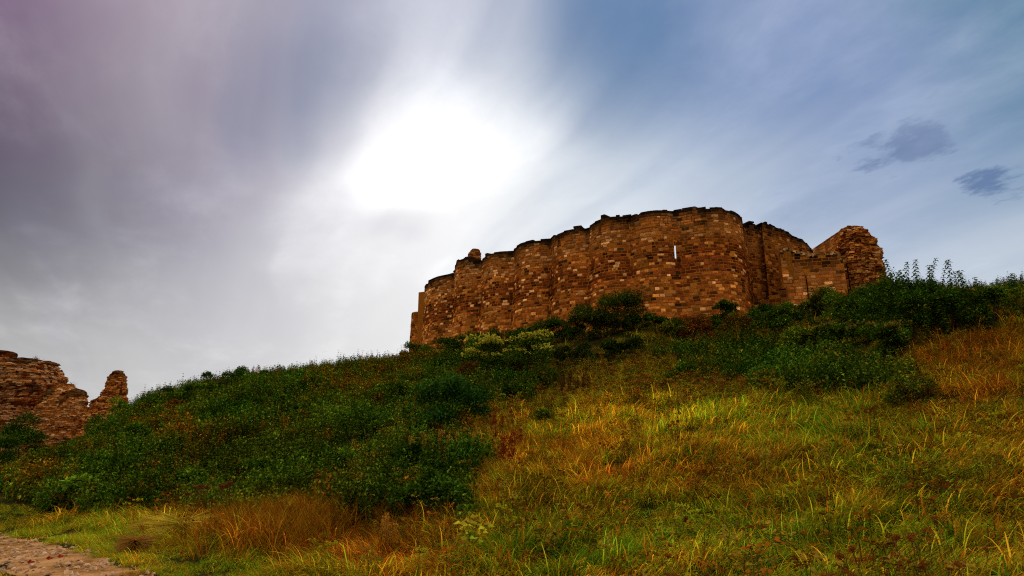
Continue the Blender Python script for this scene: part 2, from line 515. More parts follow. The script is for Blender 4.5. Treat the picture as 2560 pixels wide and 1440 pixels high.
def tps_fit(P):
    n = len(P); d2 = ((P[:, None, :2] - P[None, :, :2]) ** 2).sum(-1)
    K = 0.5 * d2 * np.log(d2 + 1e-9) + np.eye(n) * 2.0
    A = np.zeros((n + 3, n + 3)); A[:n, :n] = K
    A[:n, n] = 1; A[:n, n + 1:] = P[:, :2]; A[n, :n] = 1; A[n + 1:, :n] = P[:, :2].T
    return np.linalg.solve(A, np.concatenate([P[:, 2], np.zeros(3)]))


TPS_W = tps_fit(pts)


def ground(x, y):
    x = np.asarray(x, float); y = np.asarray(y, float)
    shp = np.broadcast(x, y).shape
    X = np.broadcast_to(x, shp).ravel(); Y = np.broadcast_to(y, shp).ravel()
    Xc = np.clip(X, -85, 85); Yc = np.clip(Y, -32, 115)
    out = np.empty(len(X))
    for i in range(0, len(X), 20000):
        d2 = (Xc[i:i + 20000, None] - pts[None, :, 0]) ** 2 + (Yc[i:i + 20000, None] - pts[None, :, 1]) ** 2
        out[i:i + 20000] = (0.5 * d2 * np.log(d2 + 1e-9)) @ TPS_W[:-3] + TPS_W[-3] + TPS_W[-2] * Xc[i:i + 20000] + TPS_W[-1] * Yc[i:i + 20000]
    ex = np.hypot(X - Xc, Y - Yc)
    out = out + (-24 - out) * np.clip(ex / 260, 0, 1) ** 0.8
    dp = path_dist(X, Y)
    bumps = 0.09 * fbm(X, Y, 0.9, 14) + 0.12 * fbm(X, Y, 2.6, 1) + 0.22 * fbm(X, Y, 8.0, 4)
    out = out + bumps * np.clip((dp - 1.2) / 2.5, 0, 1)
    return out.reshape(shp)


PATH_C = np.array([(6.0, 1.5), (1.0, 6.0), (-3.2, 9.6), (-6.6, 12.8), (-10.2, 16.6), (-15.3, 21.6), (-20.5, 27.5), (-28, 37), (-38, 50)]) + np.array([-.72, -.68])


def path_dist(x, y):
    d = np.full(np.shape(x), 1e9)
    for (ax, ay), (bx, by) in zip(PATH_C[:-1], PATH_C[1:]):
        dx, dy = bx - ax, by - ay
        t = np.clip(((x - ax) * dx + (y - ay) * dy) / (dx * dx + dy * dy), 0, 1)
        d = np.minimum(d, np.hypot(x - ax - t * dx, y - ay - t * dy))
    return d


def g1(x, y): return float(ground(np.array([x]), np.array([y]))[0])


def on_ray(px, py, D):
    """ground point under the picture point, D ahead (z from the hill)"""
    p = at(px, py, D)
    return Vector((p.x, D, g1(p.x, D)))


def stand(px, D):
    """where photo column px meets the hill D metres ahead"""
    z = 3.0
    for _ in range(6):
        f = D * cp + (z - CAM_H) * sp
        x = (px - 1280) / FPX * f
        z = g1(x, D)
    return Vector((x, D, z))


def axis(lo, hi, n, far_lo, far_hi, m):
    a = np.linspace(lo, hi, n)
    k = np.geomspace(1, 60, m)
    left = lo - (lo - far_lo) * (k - 1)[1:] / 59
    right = hi + (far_hi - hi) * (k - 1)[1:] / 59
    return np.concatenate([left[::-1], a, right])


gx = axis(-60, 50, 276, -3000, 3000, 16); gy = axis(-20, 100, 301, -3000, 3500, 16)
GX, GY = np.meshgrid(gx, gy)
GZ = ground(GX, GY)
nx_, ny_ = len(gx), len(gy)
idx = np.arange(nx_ * ny_).reshape(ny_, nx_)
quads = np.stack([idx[:-1, :-1], idx[:-1, 1:], idx[1:, 1:], idx[1:, :-1]], -1).reshape(-1, 4)
hill = link('hill', mesh_tris('hill', np.stack([GX, GY, GZ], -1).reshape(-1, 3), quads, None, M_SOIL, True))
tag(hill, 'steep grassy castle hill rising from the chalk path', 'hill', kind='structure')

# the path: a strip laid just above the hill
pc = []
for (a_, b_) in zip(PATH_C[:-1], PATH_C[1:]):
    n_ = max(2, int(np.hypot(*(b_ - a_)) / 0.3))
    for k in range(n_): pc.append(a_ + (b_ - a_) * k / n_)
pc = np.array(pc + [PATH_C[-1]])
for _ in range(12): pc[1:-1] = (pc[:-2] + 2 * pc[1:-1] + pc[2:]) / 4
tn = unit(np.gradient(pc, axis=0)); nr = np.stack([-tn[:, 1], tn[:, 0]], -1)
rows = []
for k, w_ in enumerate(np.linspace(-1, 1, 9)):
    half = 0.70 + 0.16 * fbm(pc[:, 0], pc[:, 1], 1.1, 3 + np.sign(w_))
    q_ = pc + nr * (w_ * half)[:, None]
    rows.append(np.concatenate([q_, (ground(q_[:, 0], q_[:, 1]) + 0.03 - 0.02 * abs(w_))[:, None]], 1))
R = np.stack(rows, 1)
ii = np.arange(R.shape[0] * 9).reshape(-1, 9)
path = link('path', mesh_tris('path', R.reshape(-1, 3), np.stack([ii[:-1, :-1], ii[1:, :-1], ii[1:, 1:], ii[:-1, 1:]], -1).reshape(-1, 4), None, M_PATH, True))
tag(path, 'narrow chalky stone path along the foot of the hill', 'path', kind='structure')


# ------------------------------------------------------------------ masonry
def value_noise(x, y, z=0.0): return mnoise.noise(Vector((x, y, z)))


def stone_shape(surf, a0, a1, z0, z1, out, inset, jit):
    """one block: a back rim sunk in the mortar and a smaller, slightly uneven face standing proud"""
    V = []
    for d, ins in ((-0.05, 0.0), (out * .75, 0.0), (out, inset)):
        for (a, z) in ((a0 + ins, z0 + ins), (a1 - ins, z0 + ins), (a1 - ins, z1 - ins), (a0 + ins, z1 - ins)):
            p, n = surf(a + random.uniform(-jit, jit), z + random.uniform(-jit, jit))
            dd = d + (random.uniform(-.35, .35) * out if ins else 0)
            V.append(p + n * dd)
    F = []
    for b in (0, 4):
        for j in range(4):
            k = (j + 1) % 4
            F += [(b + j, b + k, b + 4 + k), (b + j, b + 4 + k, b + 4 + j)]
    F += [(8, 9, 10), (8, 10, 11)]
    return np.array([tuple(v) for v in V]), np.array(F)


def masonry(parent, surf, a_lo, a_hi, z_lo, top, color, course=(.18, .29), width=(.25, .56), out=(.008, .045), gap=.048, jit=.012,
            inset=.025, cut=None, single=0, mat=None, miss=0.03, shell=False, bottom=None):
    """courses of blocks over surf(a, z); the `single` largest blocks become parts, the rest one joined part"""
    mat = mat or M_STONE
    items = []
    z = z_lo; row = 0
    while z < z_lo + 40:
        h = random.uniform(*course)
        a = a_lo - random.uniform(0, width[0]); any_ = False
        while a < a_hi:
            w = random.uniform(*width) * (1.0 if random.random() > .12 else 1.5)
            a0, a1 = max(a, a_lo), min(a + w, a_hi)
            a += w
            if a1 - a0 < .12: continue
            am = (a0 + a1) / 2
            t = top(am)
            if z + h * .5 > t: continue
            any_ = True
            if bottom and z + h < bottom(am): continue
            if random.random() < miss: continue
            z1 = min(z + h, t + .02)
            if cut:
                s = cut(a0, a1, z, z1)
                if s is None: continue
                a0, a1 = s
                if a1 - a0 < .08: continue
            o = random.uniform(*out)
            V, F = stone_shape(surf, a0 + gap / 2, a1 - gap / 2, z + gap / 2, z1 - gap / 2, o, inset, jit)
            c = color(am, (z + z1) / 2, t, row)
            items.append(((a1 - a0) * (z1 - z), V, F, c))
        z += h; row += 1
        if not any_ and z > z_lo + 1: break
    order = sorted(range(len(items)), key=lambda i: -items[i][0])
    ones = set(order[:single])
    acc = Acc()
    for i, (_, V, F, c) in enumerate(items):
        cc = np.tile(np.array(c, float), (len(V), 1)); cc *= np.random.default_rng(i).uniform(.9, 1.1, (len(V), 1))
        if i in ones:
            ctr = V.mean(0)
            link('stone', mesh_tris('stone', V - ctr, F, cc, mat), parent, tuple(ctr))
        else:
            acc.add(V, F, cc)
    if acc.n:
        o = link('stonework', acc.mesh('stonework', mat), parent); o['kind'] = 'stuff'
    return len(items)


OCHRE, TAN, MID = np.array((.70, .265, .050)), np.array((.74, .38, .13)), np.array((.45, .130, .020))
REDB, BLACK, GREYB = np.array((.150, .033, .007)), np.array((.014, .008, .004)), np.array((.30, .125, .032))
MORTAR = (.60, .185, .018)


def stone_colour(am, z, t, row, band=(16.4, 18.6), grime=1.0, seed=0.0):
    u = random.random()
    n = value_noise(am * .35, z * .5, seed) + .35 * value_noise(am * 1.3, z * 1.3, seed + 5)
    far = max(0., min(1., (22 - am) / 12))          # the older, paler facing of the farther bays
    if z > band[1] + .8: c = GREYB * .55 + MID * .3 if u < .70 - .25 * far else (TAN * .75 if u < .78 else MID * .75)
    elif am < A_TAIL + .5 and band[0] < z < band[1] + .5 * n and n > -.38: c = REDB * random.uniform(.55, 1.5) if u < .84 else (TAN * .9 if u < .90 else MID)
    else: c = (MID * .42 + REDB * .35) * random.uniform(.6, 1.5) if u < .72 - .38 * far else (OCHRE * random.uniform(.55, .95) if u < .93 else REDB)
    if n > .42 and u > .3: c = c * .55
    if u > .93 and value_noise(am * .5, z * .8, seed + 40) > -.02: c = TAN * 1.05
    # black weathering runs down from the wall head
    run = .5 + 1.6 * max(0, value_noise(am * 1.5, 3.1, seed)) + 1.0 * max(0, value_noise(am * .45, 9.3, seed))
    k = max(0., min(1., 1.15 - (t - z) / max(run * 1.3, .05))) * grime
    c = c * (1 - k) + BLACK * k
    vd = min(abs(am - arc[24 * i_]) for i_ in range(1, 9)) if am < A_TAIL + 1 else 9     # hollows between the bays, their shade painted into the stones
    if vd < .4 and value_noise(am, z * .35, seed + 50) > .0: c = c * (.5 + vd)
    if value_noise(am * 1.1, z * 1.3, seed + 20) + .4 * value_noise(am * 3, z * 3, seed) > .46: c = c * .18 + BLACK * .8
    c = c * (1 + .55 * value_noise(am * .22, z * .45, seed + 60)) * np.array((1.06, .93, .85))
    if A_TAIL < am < A_END + 1: c = c * .62  # set-back stretch coloured darker: its recess shade painted in, with some staining
    return c * np.clip(random.lognormvariate(.30, .30), .5, 2.0)


# --- scalloped curtain wall
TOP_Z, BASE_Z = 21.7, 10.6
JN = [(1074, 74.5), (1141, 67.6), (1204, 64.2), (1286, 61.6), (1379, 58.4), (1473, 55.2), (1577, 52.6), (1692, 51.4), (1860, 53.4)]


def planpt(px, D, py=560):
    p = at(px, py, D); return np.array((p.x, p.y))


J = [planpt(px_, D_, 620) for px_, D_ in JN]
BULGE = [1.5, 1.05, .95, 1.1, 1.0, .9, .8, 2.1]
plan, basen = [], []
for i in range(8):
    a_, b_ = J[i], J[i + 1]
    ch = b_ - a_; L_ = np.hypot(*ch); t_ = ch / L_; n_ = np.array((t_[1], -t_[0]))
    for k in range(24):
        s = k / 24
        prof = (1 - abs(2 * s - 1) ** 2.05) ** 0.92
        plan.append(a_ + ch * s + n_ * BULGE[i] * prof); basen.append(n_)
tail = [J[8], planpt(1866, 54.6), planpt(1884, 54.8), planpt(1901, 55.3), planpt(1905, 54.5), planpt(1960, 56.0), planpt(2024, 58.0)]
for i in range(len(tail) - 1):
    ch = tail[i + 1] - tail[i]; t_ = unit(ch); n_ = np.array((t_[1], -t_[0]))
    m_ = max(1, int(np.hypot(*ch) / .3))
    for k in range(m_):
        plan.append(tail[i] + ch * k / m_); basen.append(np.array((.35, -.94)))
plan.append(tail[-1]); basen.append(np.array((.35, -.94)))
plan = np.array(plan); basen = np.array(basen)
for _ in range(2): plan[1:190] = (plan[:189] + 2 * plan[1:190] + plan[2:191]) / 4
for _ in range(30): basen[1:-1] = (basen[:-2] + 2 * basen[1:-1] + basen[2:]) / 4
basen = unit(basen)
seg = np.hypot(*np.diff(plan, axis=0).T); arc = np.concatenate([[0], np.cumsum(seg)]); A_END = arc[-1]
pt_ = unit(np.gradient(plan, axis=0)); pn_ = np.stack([pt_[:, 1], -pt_[:, 0]], -1)
for _ in range(2): pn_[1:-1] = unit(pn_[:-2] + 2 * pn_[1:-1] + pn_[2:])


def arc_at_index(i): return arc[i]


A_TAIL = arc[8 * 24]; A_GROOVE = arc[8 * 24 + np.argmin(np.hypot(*(plan[8 * 24:] - tail[3]).T))]


def wall_xy(a):
    x = np.interp(a, arc, plan[:, 0]); y = np.interp(a, arc, plan[:, 1])
    return x, y


def surf_wall(a, z):
    x, y = wall_xy(a)
    bx, by = np.interp(a, arc, basen[:, 0]), np.interp(a, arc, basen[:, 1])
    nx, ny = np.interp(a, arc, pn_[:, 0]), np.interp(a, arc, pn_[:, 1])
    b = .10 * max(0., 17.2 - z) + .035 * max(0., 15.0 - z) ** 1.5
    b = min(b, 1.1)
    if a > A_TAIL: b *= max(.15, 1 - (a - A_TAIL) / 3)
    return Vector((x + bx * b, y + by * b, z)), Vector((nx, ny, .06)).normalized()


TOPS = [(0, 21.0), (arc[20], 21.2), (arc[24], 21.3), (arc[25], 21.55), (arc[31], 21.75), (arc[32], 22.0), (arc[44], 22.0), (arc[45], 21.4), (arc[50], 21.45),
        (arc[58], 21.85), (arc[59], 21.65), (arc[71], 21.6), (arc[73], 21.7), (arc[100], 21.72), (arc[130], 21.68), (arc[131], 21.9), (arc[143], 21.75),
        (arc[172], 21.72), (arc[185], 21.55), (A_TAIL, 21.6), (A_TAIL + .9, 21.85), (A_GROOVE - .3, 22.0), (A_GROOVE + .1, 22.1), (A_GROOVE + .7, 22.0),
        (A_GROOVE + 2.2, 21.95), (A_GROOVE + 3.6, 21.75), (A_GROOVE + 4.8, 21.55), (A_END - .9, 21.35), (A_END - .4, 20.9), (A_END, 20.3)]
ta_, tz_ = np.array(TOPS).T


def top_wall(a):
    r = .0
    if a > A_GROOVE: r = .14 * value_noise(a * 2.3, 4.4)
    return float(np.interp(a, ta_, tz_)) + .13 * round(1.6 * value_noise(a * 1.1, .3) + .5 * value_noise(a * 3.7, 2.3)) + r


SLIT_A = arc[7 * 24 - 1]; SLIT_W = .06; SLIT_Z = (17.75, 19.15)


def cut_wall(a0, a1, z0, z1):
    if z1 < SLIT_Z[0] or z0 > SLIT_Z[1]: return (a0, a1)
    l, r = SLIT_A - SLIT_W, SLIT_A + SLIT_W
    if a1 < l or a0 > r: return (a0, a1)
    if a0 < l and (l - a0) >= (a1 - r): return (a0, l)
    if a1 > r: return (r, a1)
    return None


def core(parent, name, surf, a_list, z_list, top, mat, col, thick, hole=None, colfn=None):
    """the mortar body behind the blocks: front, back, head and ends"""
    acc = Acc(); na, nz = len(a_list), len(z_list)
    Fr = np.zeros((na, nz, 3)); Bk = np.zeros((na, nz, 3)); C = np.zeros((na, nz, 3))
    for i, a in enumerate(a_list):
        t = top(a)
        for j, s in enumerate(z_list):
            z = min(s, t) if j < nz - 1 else t
            p, n = surf(a, z); Fr[i, j] = p + n * .004
            nn = Vector((np.interp(a, arc, basen[:, 0]), np.interp(a, arc, basen[:, 1]), 0)) if surf is surf_wall else Vector((n.x, n.y, 0)).normalized()
            p2, _ = surf(a, t)
            q2 = p2 - nn * thick; q2.z = z
            Bk[i, j] = q2
            C[i, j] = colfn(a, z, t) if colfn else col
    def quad(P, Q):
        acc.add(np.array(P), np.array([[0, 1, 2], [0, 2, 3]]), np.array(Q))
    for i in range(na - 1):
        for j in range(nz - 1):
            am, zm = (a_list[i] + a_list[i + 1]) / 2, (z_list[j] + z_list[j + 1]) / 2
            inz = hole and hole[2] < zm < hole[3]
            if not (inz and abs(am - hole[0]) < hole[4]):
                quad([Bk[i + 1, j], Bk[i, j], Bk[i, j + 1], Bk[i + 1, j + 1]], [C[i + 1, j], C[i, j], C[i, j + 1], C[i + 1, j + 1]])
            if inz and abs(am - hole[0]) < hole[1]:
                continue
            quad([Fr[i, j], Fr[i + 1, j], Fr[i + 1, j + 1], Fr[i, j + 1]], [C[i, j], C[i + 1, j], C[i + 1, j + 1], C[i, j + 1]])
        quad([Fr[i, -1], Fr[i + 1, -1], Bk[i + 1, -1], Bk[i, -1]], [BLACK * 2] * 4)
    if hole:      # cheeks, sill and head of the slit, splayed inwards
        near = lambda q: int(np.argmin(np.abs(np.array(a_list) - q)))
        f0, f1, b0, b1 = near(hole[0] - hole[1]), near(hole[0] + hole[1]), near(hole[0] - hole[4]), near(hole[0] + hole[4])
        nearz = lambda q: int(np.argmin(np.abs(np.array(z_list) - q)))
        k0, k1 = nearz(hole[2]), nearz(hole[3])
        cc_ = [C[f0, k0]] * 4
        quad([Fr[f0, k0], Fr[f0, k1], Bk[b0, k1], Bk[b0, k0]], cc_); quad([Fr[f1, k1], Fr[f1, k0], Bk[b1, k0], Bk[b1, k1]], cc_)
        quad([Fr[f0, k0], Bk[b0, k0], Bk[b1, k0], Fr[f1, k0]], cc_); quad([Fr[f0, k1], Fr[f1, k1], Bk[b1, k1], Bk[b0, k1]], cc_)
    for i in (0, na - 1):
        for j in range(nz - 1):
            quad([Fr[i, j], Bk[i, j], Bk[i, j + 1], Fr[i, j + 1]], [C[i, j]] * 4)
    return link(name, acc.mesh(name, mat), parent)


def mortar_col(a, z, t):
    k = max(0, min(1, 1.1 - (t - z) / .8))
    n = .8 + .5 * value_noise(a * .6, z * .6, 2)
    return np.array(MORTAR) * n * (1 - k) + BLACK * k


wall = thing('scalloped_castle_wall', 'long ochre stone castle wall of rounded bulging bays with a narrow arrow slit', 'castle wall', (0, 0, 0))
al = sorted(set(list(np.arange(0, A_END, .22)) + [SLIT_A - SLIT_W, SLIT_A + SLIT_W, SLIT_A - .95, SLIT_A + .95, A_END] + [A_GROOVE]))
al = [a for a in al if not (SLIT_A - SLIT_W < a < SLIT_A + SLIT_W)]
zl = sorted(set(list(np.arange(BASE_Z, 20.6, .5)) + list(SLIT_Z))) + [22.4]
core(wall, 'mortar_core', surf_wall, al, zl, top_wall, M_STONE, MORTAR, 1.1,
     hole=(SLIT_A, SLIT_W, SLIT_Z[0], SLIT_Z[1], .95), colfn=mortar_col)
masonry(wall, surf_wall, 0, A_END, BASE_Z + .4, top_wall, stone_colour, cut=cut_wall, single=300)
# weathered slabs left here and there along the wall head
a = 0.0
while a < A_GROOVE - .6:
    w = random.uniform(.4, 1.0); t = top_wall(a + w / 2)
    if random.random() < .62:
        V, F = stone_shape(lambda aa, zz: surf_wall(min(max(aa, 0), A_END), zz), a + .01, a + w - .01, t - .06, t + random.uniform(.04, .15), .03, .02, .02)
        nrm = np.array(surf_wall(a, t)[1]); nrm[2] = 0
        V[[0, 1, 2, 3]] -= nrm * random.uniform(.4, .9)
        link('capping_stone', mesh_tris('capping_stone', V, F, np.tile(BLACK * random.uniform(1.2, 3.0), (len(V), 1)), M_STONE), wall)
    a += w
# broken stub of a turret on the second bay
def loft_surface(rows, ratio=.8, rough=.12, expo=2.4, freq=1.3, seed=0.0):
    """rows of (z, x centre, y centre, half width): rounded solid; a runs once round (0..1), 0.75 faces the camera"""
    rows = sorted(rows); rz, rx, ry, rw = (np.array(c) for c in zip(*rows))

    def surf(a, z):
        th = 2 * math.pi * a
        w = float(np.interp(z, rz, rw)); x = float(np.interp(z, rz, rx)); y = float(np.interp(z, rz, ry))
        c, s = math.cos(th), math.sin(th)
        k = (abs(c) ** expo + abs(s) ** expo) ** (-1 / expo)
        n = Vector((c, s / max(ratio, .2), .12)).normalized()
        p = Vector((x + c * k * w, y + s * k * w * ratio, z))
        d = rough * (mnoise.noise(p * freq + Vector((seed, 0, 0))) + .6 * mnoise.noise(p * freq * 2.7 + Vector((0, seed, 0))))
        return p + n * d, n
    return surf


def loft_core(parent, name, surf, z0, z1, na, nz, mat, colfn):
    acc = Acc(); V, C = [], []
    for j in range(nz):
        z = z0 + (z1 - z0) * j / (nz - 1)
        for i in range(na):
            p, n = surf(i / na, z); V.append(tuple(p)); C.append(colfn(i / na, z, p))
    F = []
    for j in range(nz - 1):
        for i in range(na):
            k = (i + 1) % na
            F += [(j * na + i, j * na + k, (j + 1) * na + k), (j * na + i, (j + 1) * na + k, (j + 1) * na + i)]
    top = np.mean(V[-na:], axis=0); V.append(tuple(top)); C.append(C[-1])
    F += [((nz - 1) * na + i, (nz - 1) * na + (i + 1) % na, len(V) - 1) for i in range(na)]
    acc.add(V, F, C)
    return link(name, acc.mesh(name, mat), parent)


def rubble(parent, surf, z0, z1, per, colour, size=(.16, .34), out=(.02, .12), single=0, front=True, name='rubble_stonework', miss=.06, skip=None):
    """irregular small stones set in rough courses round a loft; per(z) is its girth"""
    acc = Acc(); z = z0; items = []
    while z < z1 - .05:
        h = random.uniform(*size) * .8; g = per(z)
        a = random.random() * .02
        while a < 1:
            w = random.uniform(*size) * 1.5 / g
            am = a + w / 2
            a += w
            if front and .08 < (am % 1) < .42: continue
            if random.random() < miss: continue
            if skip and skip(am, z): continue
            jz = random.uniform(-.04, .04)
            V, F = stone_shape(surf, a - w + .006 / g, a - .02 / g, z + jz + .01, min(z + h + jz, z1) - .01, random.uniform(*out), .0 + .02 / max(g, 1), .004)
            items.append((w * g * h, V, F, colour(am, z, V.mean(0))))
        z += h
    order = sorted(range(len(items)), key=lambda i: -items[i][0]); ones = set(order[:single])
    for i, (_, V, F, c) in enumerate(items):
        if i in ones:
            ctr = V.mean(0); link('stone', mesh_tris('stone', V - ctr, F, np.tile(c, (len(V), 1)), M_RUBBLE), parent, tuple(ctr))
        else: acc.add(V, F, c)
    if acc.n:
        o = link(name, acc.mesh(name, M_RUBBLE), parent); o['kind'] = 'stuff'


def px_rows(lst, D, dd=0.0):
    out = []
    for py, xl, xr in lst:
        p, q = at(xl, py, D), at(xr, py, D)
        out.append(((p.z + q.z) / 2, (p.x + q.x) / 2, D + dd, max(.05, (q.x - p.x) / 2)))
    return out


def warm(am, z, p):
    u = random.random(); c = MID * 1.15 if u < .45 else (OCHRE if u < .75 else (REDB * 1.4 if u < .93 else TAN))
    n = value_noise(p[0] * .8, p[2] * .8, 7)
    return c * (.55 if n > .3 else 1.0) * random.uniform(.7, 1.2)


def girth(surf, ratio): return lambda z: max(1.0, sum((surf((i + 1) / 16, z)[0] - surf(i / 16, z)[0]).length for i in range(16)))


st = loft_surface(px_rows([(660, 1166, 1201), (645, 1169, 1200.5), (633, 1173, 1200), (627, 1178, 1198), (623.5, 1183, 1193)], 65.6), .8, .05)
zt0, zt1 = at(1186, 664, 65.6).z, at(1186, 623.5, 65.6).z
stub = loft_core(wall, 'turret_stub', st, zt0, zt1, 20, 8, M_RUBBLE, lambda a, z, p: MID * .7)
rubble(stub, st, zt0, zt1, girth(st, .8), lambda a, z, p: warm(a, z, p) * (.4 if z > zt1 - .45 else .75), name='turret_stonework')

# --- flat-faced pier and round end beyond the first bay
pier = thing('stone_pier', 'square dark stone pier standing just past the first rounded bay of the castle wall', 'castle pier')


def flat_surf(p0, p1, batter=.02, zref=21.0):
    p0, p1 = np.array(p0), np.array(p1); L = np.hypot(*(p1 - p0)); t = (p1 - p0) / L; n = np.array((t[1], -t[0]))

    def s(a, z):
        q = p0 + t * a + n * batter * max(0, zref - z)
        return Vector((q[0], q[1], z)), Vector((n[0], n[1], .03)).normalized()
    return s, L


def simple_core(parent, name, surf, L, z0, top, thick, col=MORTAR, step=.5):
    return core(parent, name, surf, list(np.linspace(0, L, max(3, int(L / step) + 2))), list(np.arange(z0, 24, .6)), top, M_STONE, col, thick)


pA, pB, pC = planpt(1052, 77.5, 780), planpt(1067, 75.5, 780), planpt(1084, 76.8, 780)
for q0, q1, dark in ((pA, pB, .8), (pB, pC, .42)):
    s_, L_ = flat_surf(q0, q1)
    tp = (lambda a, L_=L_, d=dark: 21.1 + (.35 * a / L_ if d > .5 else .35 - .12 * a / L_))
    simple_core(pier, 'mortar_core', s_, L_, 11, tp, 1.2, np.array(MORTAR) * .7)
    masonry(pier, s_, 0, L_, 11.3, tp, lambda a, z, t, r, d=dark: stone_colour(a + 60, z, t, r) * .8, single=0)
round_end = thing('rounded_wall_end', 'low rounded stretch of castle wall ending in bushes beyond the square pier', 'castle wall')
re_ = loft_surface([(z_, at(1049, 800, 80.5).x, 81.0, 1.05 + .03 * max(0, 20 - z_)) for z_ in (10, 12, 14, 16, 18, 19, 20.1)], 1.0, .03, 2.0)
loft_core(round_end, 'mortar_core', re_, 10, 20.1, 24, 12, M_STONE, lambda a, z, p: np.array(MORTAR) * .8)
masonry(round_end, lambda a, z: re_(a / 6.8, z), 0, 6.8, 10.4, lambda a: 20.1 + .1 * value_noise(a, 1), lambda a, z, t, r: stone_colour(a + 80, z, t, r))

# --- right: wall running back to a broken round tower
back_wall = thing('oblique_castle_wall', 'straight stone wall with a clean sloping top line beside the broken round tower', 'castle wall')
s_, L_ = flat_surf(planpt(2010, 61.5), planpt(2112, 54.5))
tpb = lambda a: 21.55 + .03 * value_noise(a, 2)
simple_core(back_wall, 'mortar_core', s_, L_, 12, tpb, 1.0)
masonry(back_wall, s_, 0, L_, 12.2, tpb, lambda a, z, t, r: stone_colour(a + 100, z, t, r, band=(2, 3), grime=.6), course=(.2, .3), width=(.3, .6), single=120)

tower = thing('ruined_round_tower', 'broken round tower of rough rubble with a crumbling domed head', 'ruined tower')
TD = 53.0
trow = [(760, 2098, 2224), (720, 2100, 2216), (690, 2102, 2211), (650, 2105, 2202), (630, 2107, 2197), (612, 2108, 2191), (598, 2109, 2185), (588, 2110, 2175), (577, 2112, 2162), (568, 2115, 2148), (563, 2121, 2138)]
tws = loft_surface(px_rows(trow, TD, .3), .85, .30, 2.1, 1.7, 3)
zt0, zt1 = at(2150, 760, TD).z, at(2130, 563, TD).z


def tower_col(a, z, p):
    c = warm(a, z, p)
    if z < 18.4 and random.random() < .55: c = np.array((.42, .16, .03)) * random.uniform(.7, 1.25)
    if z > zt1 - .5: c = c * .7
    return c


loft_core(tower, 'rubble_core', tws, zt0, zt1, 40, 26, M_RUBBLE, lambda a, z, p: REDB * 1.2)
rubble(tower, tws, zt0, zt1, girth(tws, .85), tower_col, size=(.12, .28), out=(.0, .24), single=120)

# --- low broken forework in front of the tower
low = thing('low_ruined_wall', 'low blocky ruined wall with rubble heaped on top, in front of the round tower', 'ruined wall')
s_, L_ = flat_surf(planpt(1955, 50.3, 680), planpt(2112, 49.2, 680), .03, 18)
ltop = lambda a: 17.55 + .55 * math.exp(-((a - .5) / .75) ** 2) + .10 * value_noise(a * 2, 6) - (1.5 * max(0, a - L_ + .5))
simple_core(low, 'mortar_core', s_, L_, 11.5, ltop, 1.6, np.array(MORTAR) * .75, .25)
masonry(low, s_, 0, L_, 11.8, ltop, lambda a, z, t, r: stone_colour(a + 130, z, t, r, band=(2, 3), grime=1.0, seed=3) * 1.1, course=(.2, .32), width=(.32, .7), single=200, miss=.03)  # front stones lightened in colour against the painted recess shade
s2_, L2_ = flat_surf(planpt(1957, 53.8, 680), planpt(1955, 50.3, 680), .03, 18)
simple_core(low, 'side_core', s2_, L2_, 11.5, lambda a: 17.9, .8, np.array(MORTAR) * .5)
masonry(low, s2_, 0, L2_, 11.8, lambda a: 17.9, lambda a, z, t, r: stone_colour(a + 150, z, t, r, grime=.9) * .6)  # side face coloured darker, its shade painted into the stones
acc = Acc()
for k in range(260):
    a_ = random.uniform(.1, L_); p_, n_ = s_(a_, 17)
    back = random.uniform(.0, 1.5)
    q_ = p_ - n_ * back; zt = ltop(a_) + random.uniform(-.02, .10) + .10 * math.sin(back * 2)
    r_ = random.uniform(.06, .17)
    V = np.array([(x, y, z) for x in (-1, 1) for y in (-1, 1) for z in (-1, 1)]) * r_ * np.random.default_rng(k).uniform(.5, 1.2, (8, 3))
    F = [(0, 1, 3), (0, 3, 2), (4, 6, 7), (4, 7, 5), (0, 4, 5), (0, 5, 1), (2, 3, 7), (2, 7, 6), (0, 2, 6), (0, 6, 4), (1, 5, 7), (1, 7, 3)]
    acc.add(V + np.array((q_.x, q_.y, zt)), F, (TAN if random.random() < .5 else GREYB) * random.uniform(.6, 1.1))
o = link('loose_rubble', acc.mesh('loose_rubble', M_RUBBLE), low); o['kind'] = 'stuff'
# putlog slots and cracks as dark grooves set into the face
for (ax, z0_, z1_, w_) in ((1.62, 13.6, 15.9, .07), (4.55, 13.8, 16.6, .09)):
    V = []
    for (a, z) in ((ax, z0_), (ax + w_, z0_), (ax + w_ * .8, z1_), (ax - w_ * .2, z1_)):
        p_, n_ = s_(a, z); V += [tuple(p_ + n_ * .075), tuple(p_ - n_ * .02)]
    link('joint_gap', mesh_tris('joint_gap', np.array(V), np.array([[0, 2, 4], [0, 4, 6], [0, 1, 2], [1, 3, 2], [4, 5, 6], [5, 7, 6]]), np.tile(BLACK * .5, (8, 1)), M_STONE), low)

ramp = thing('sloping_ruined_wall', 'small dark wall with a sloping broken top between the last bay and the low ruin', 'ruined wall')
s_, L_ = flat_surf(planpt(1868, 51.6, 720), planpt(1966, 49.9, 720), .05, 16)
rtop = lambda a, L_=L_: 13.9 + 1.15 * a / L_ + .08 * value_noise(a * 3, 1)
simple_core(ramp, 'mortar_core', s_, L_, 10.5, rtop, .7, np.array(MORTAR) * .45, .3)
masonry(ramp, s_, 0, L_, 10.8, rtop, lambda a, z, t, r: stone_colour(a + 170, z, t, r, grime=1.0) * (1.1 if t - z < .35 else .40), course=(.2, .3), width=(.3, .6), single=60, miss=.05)

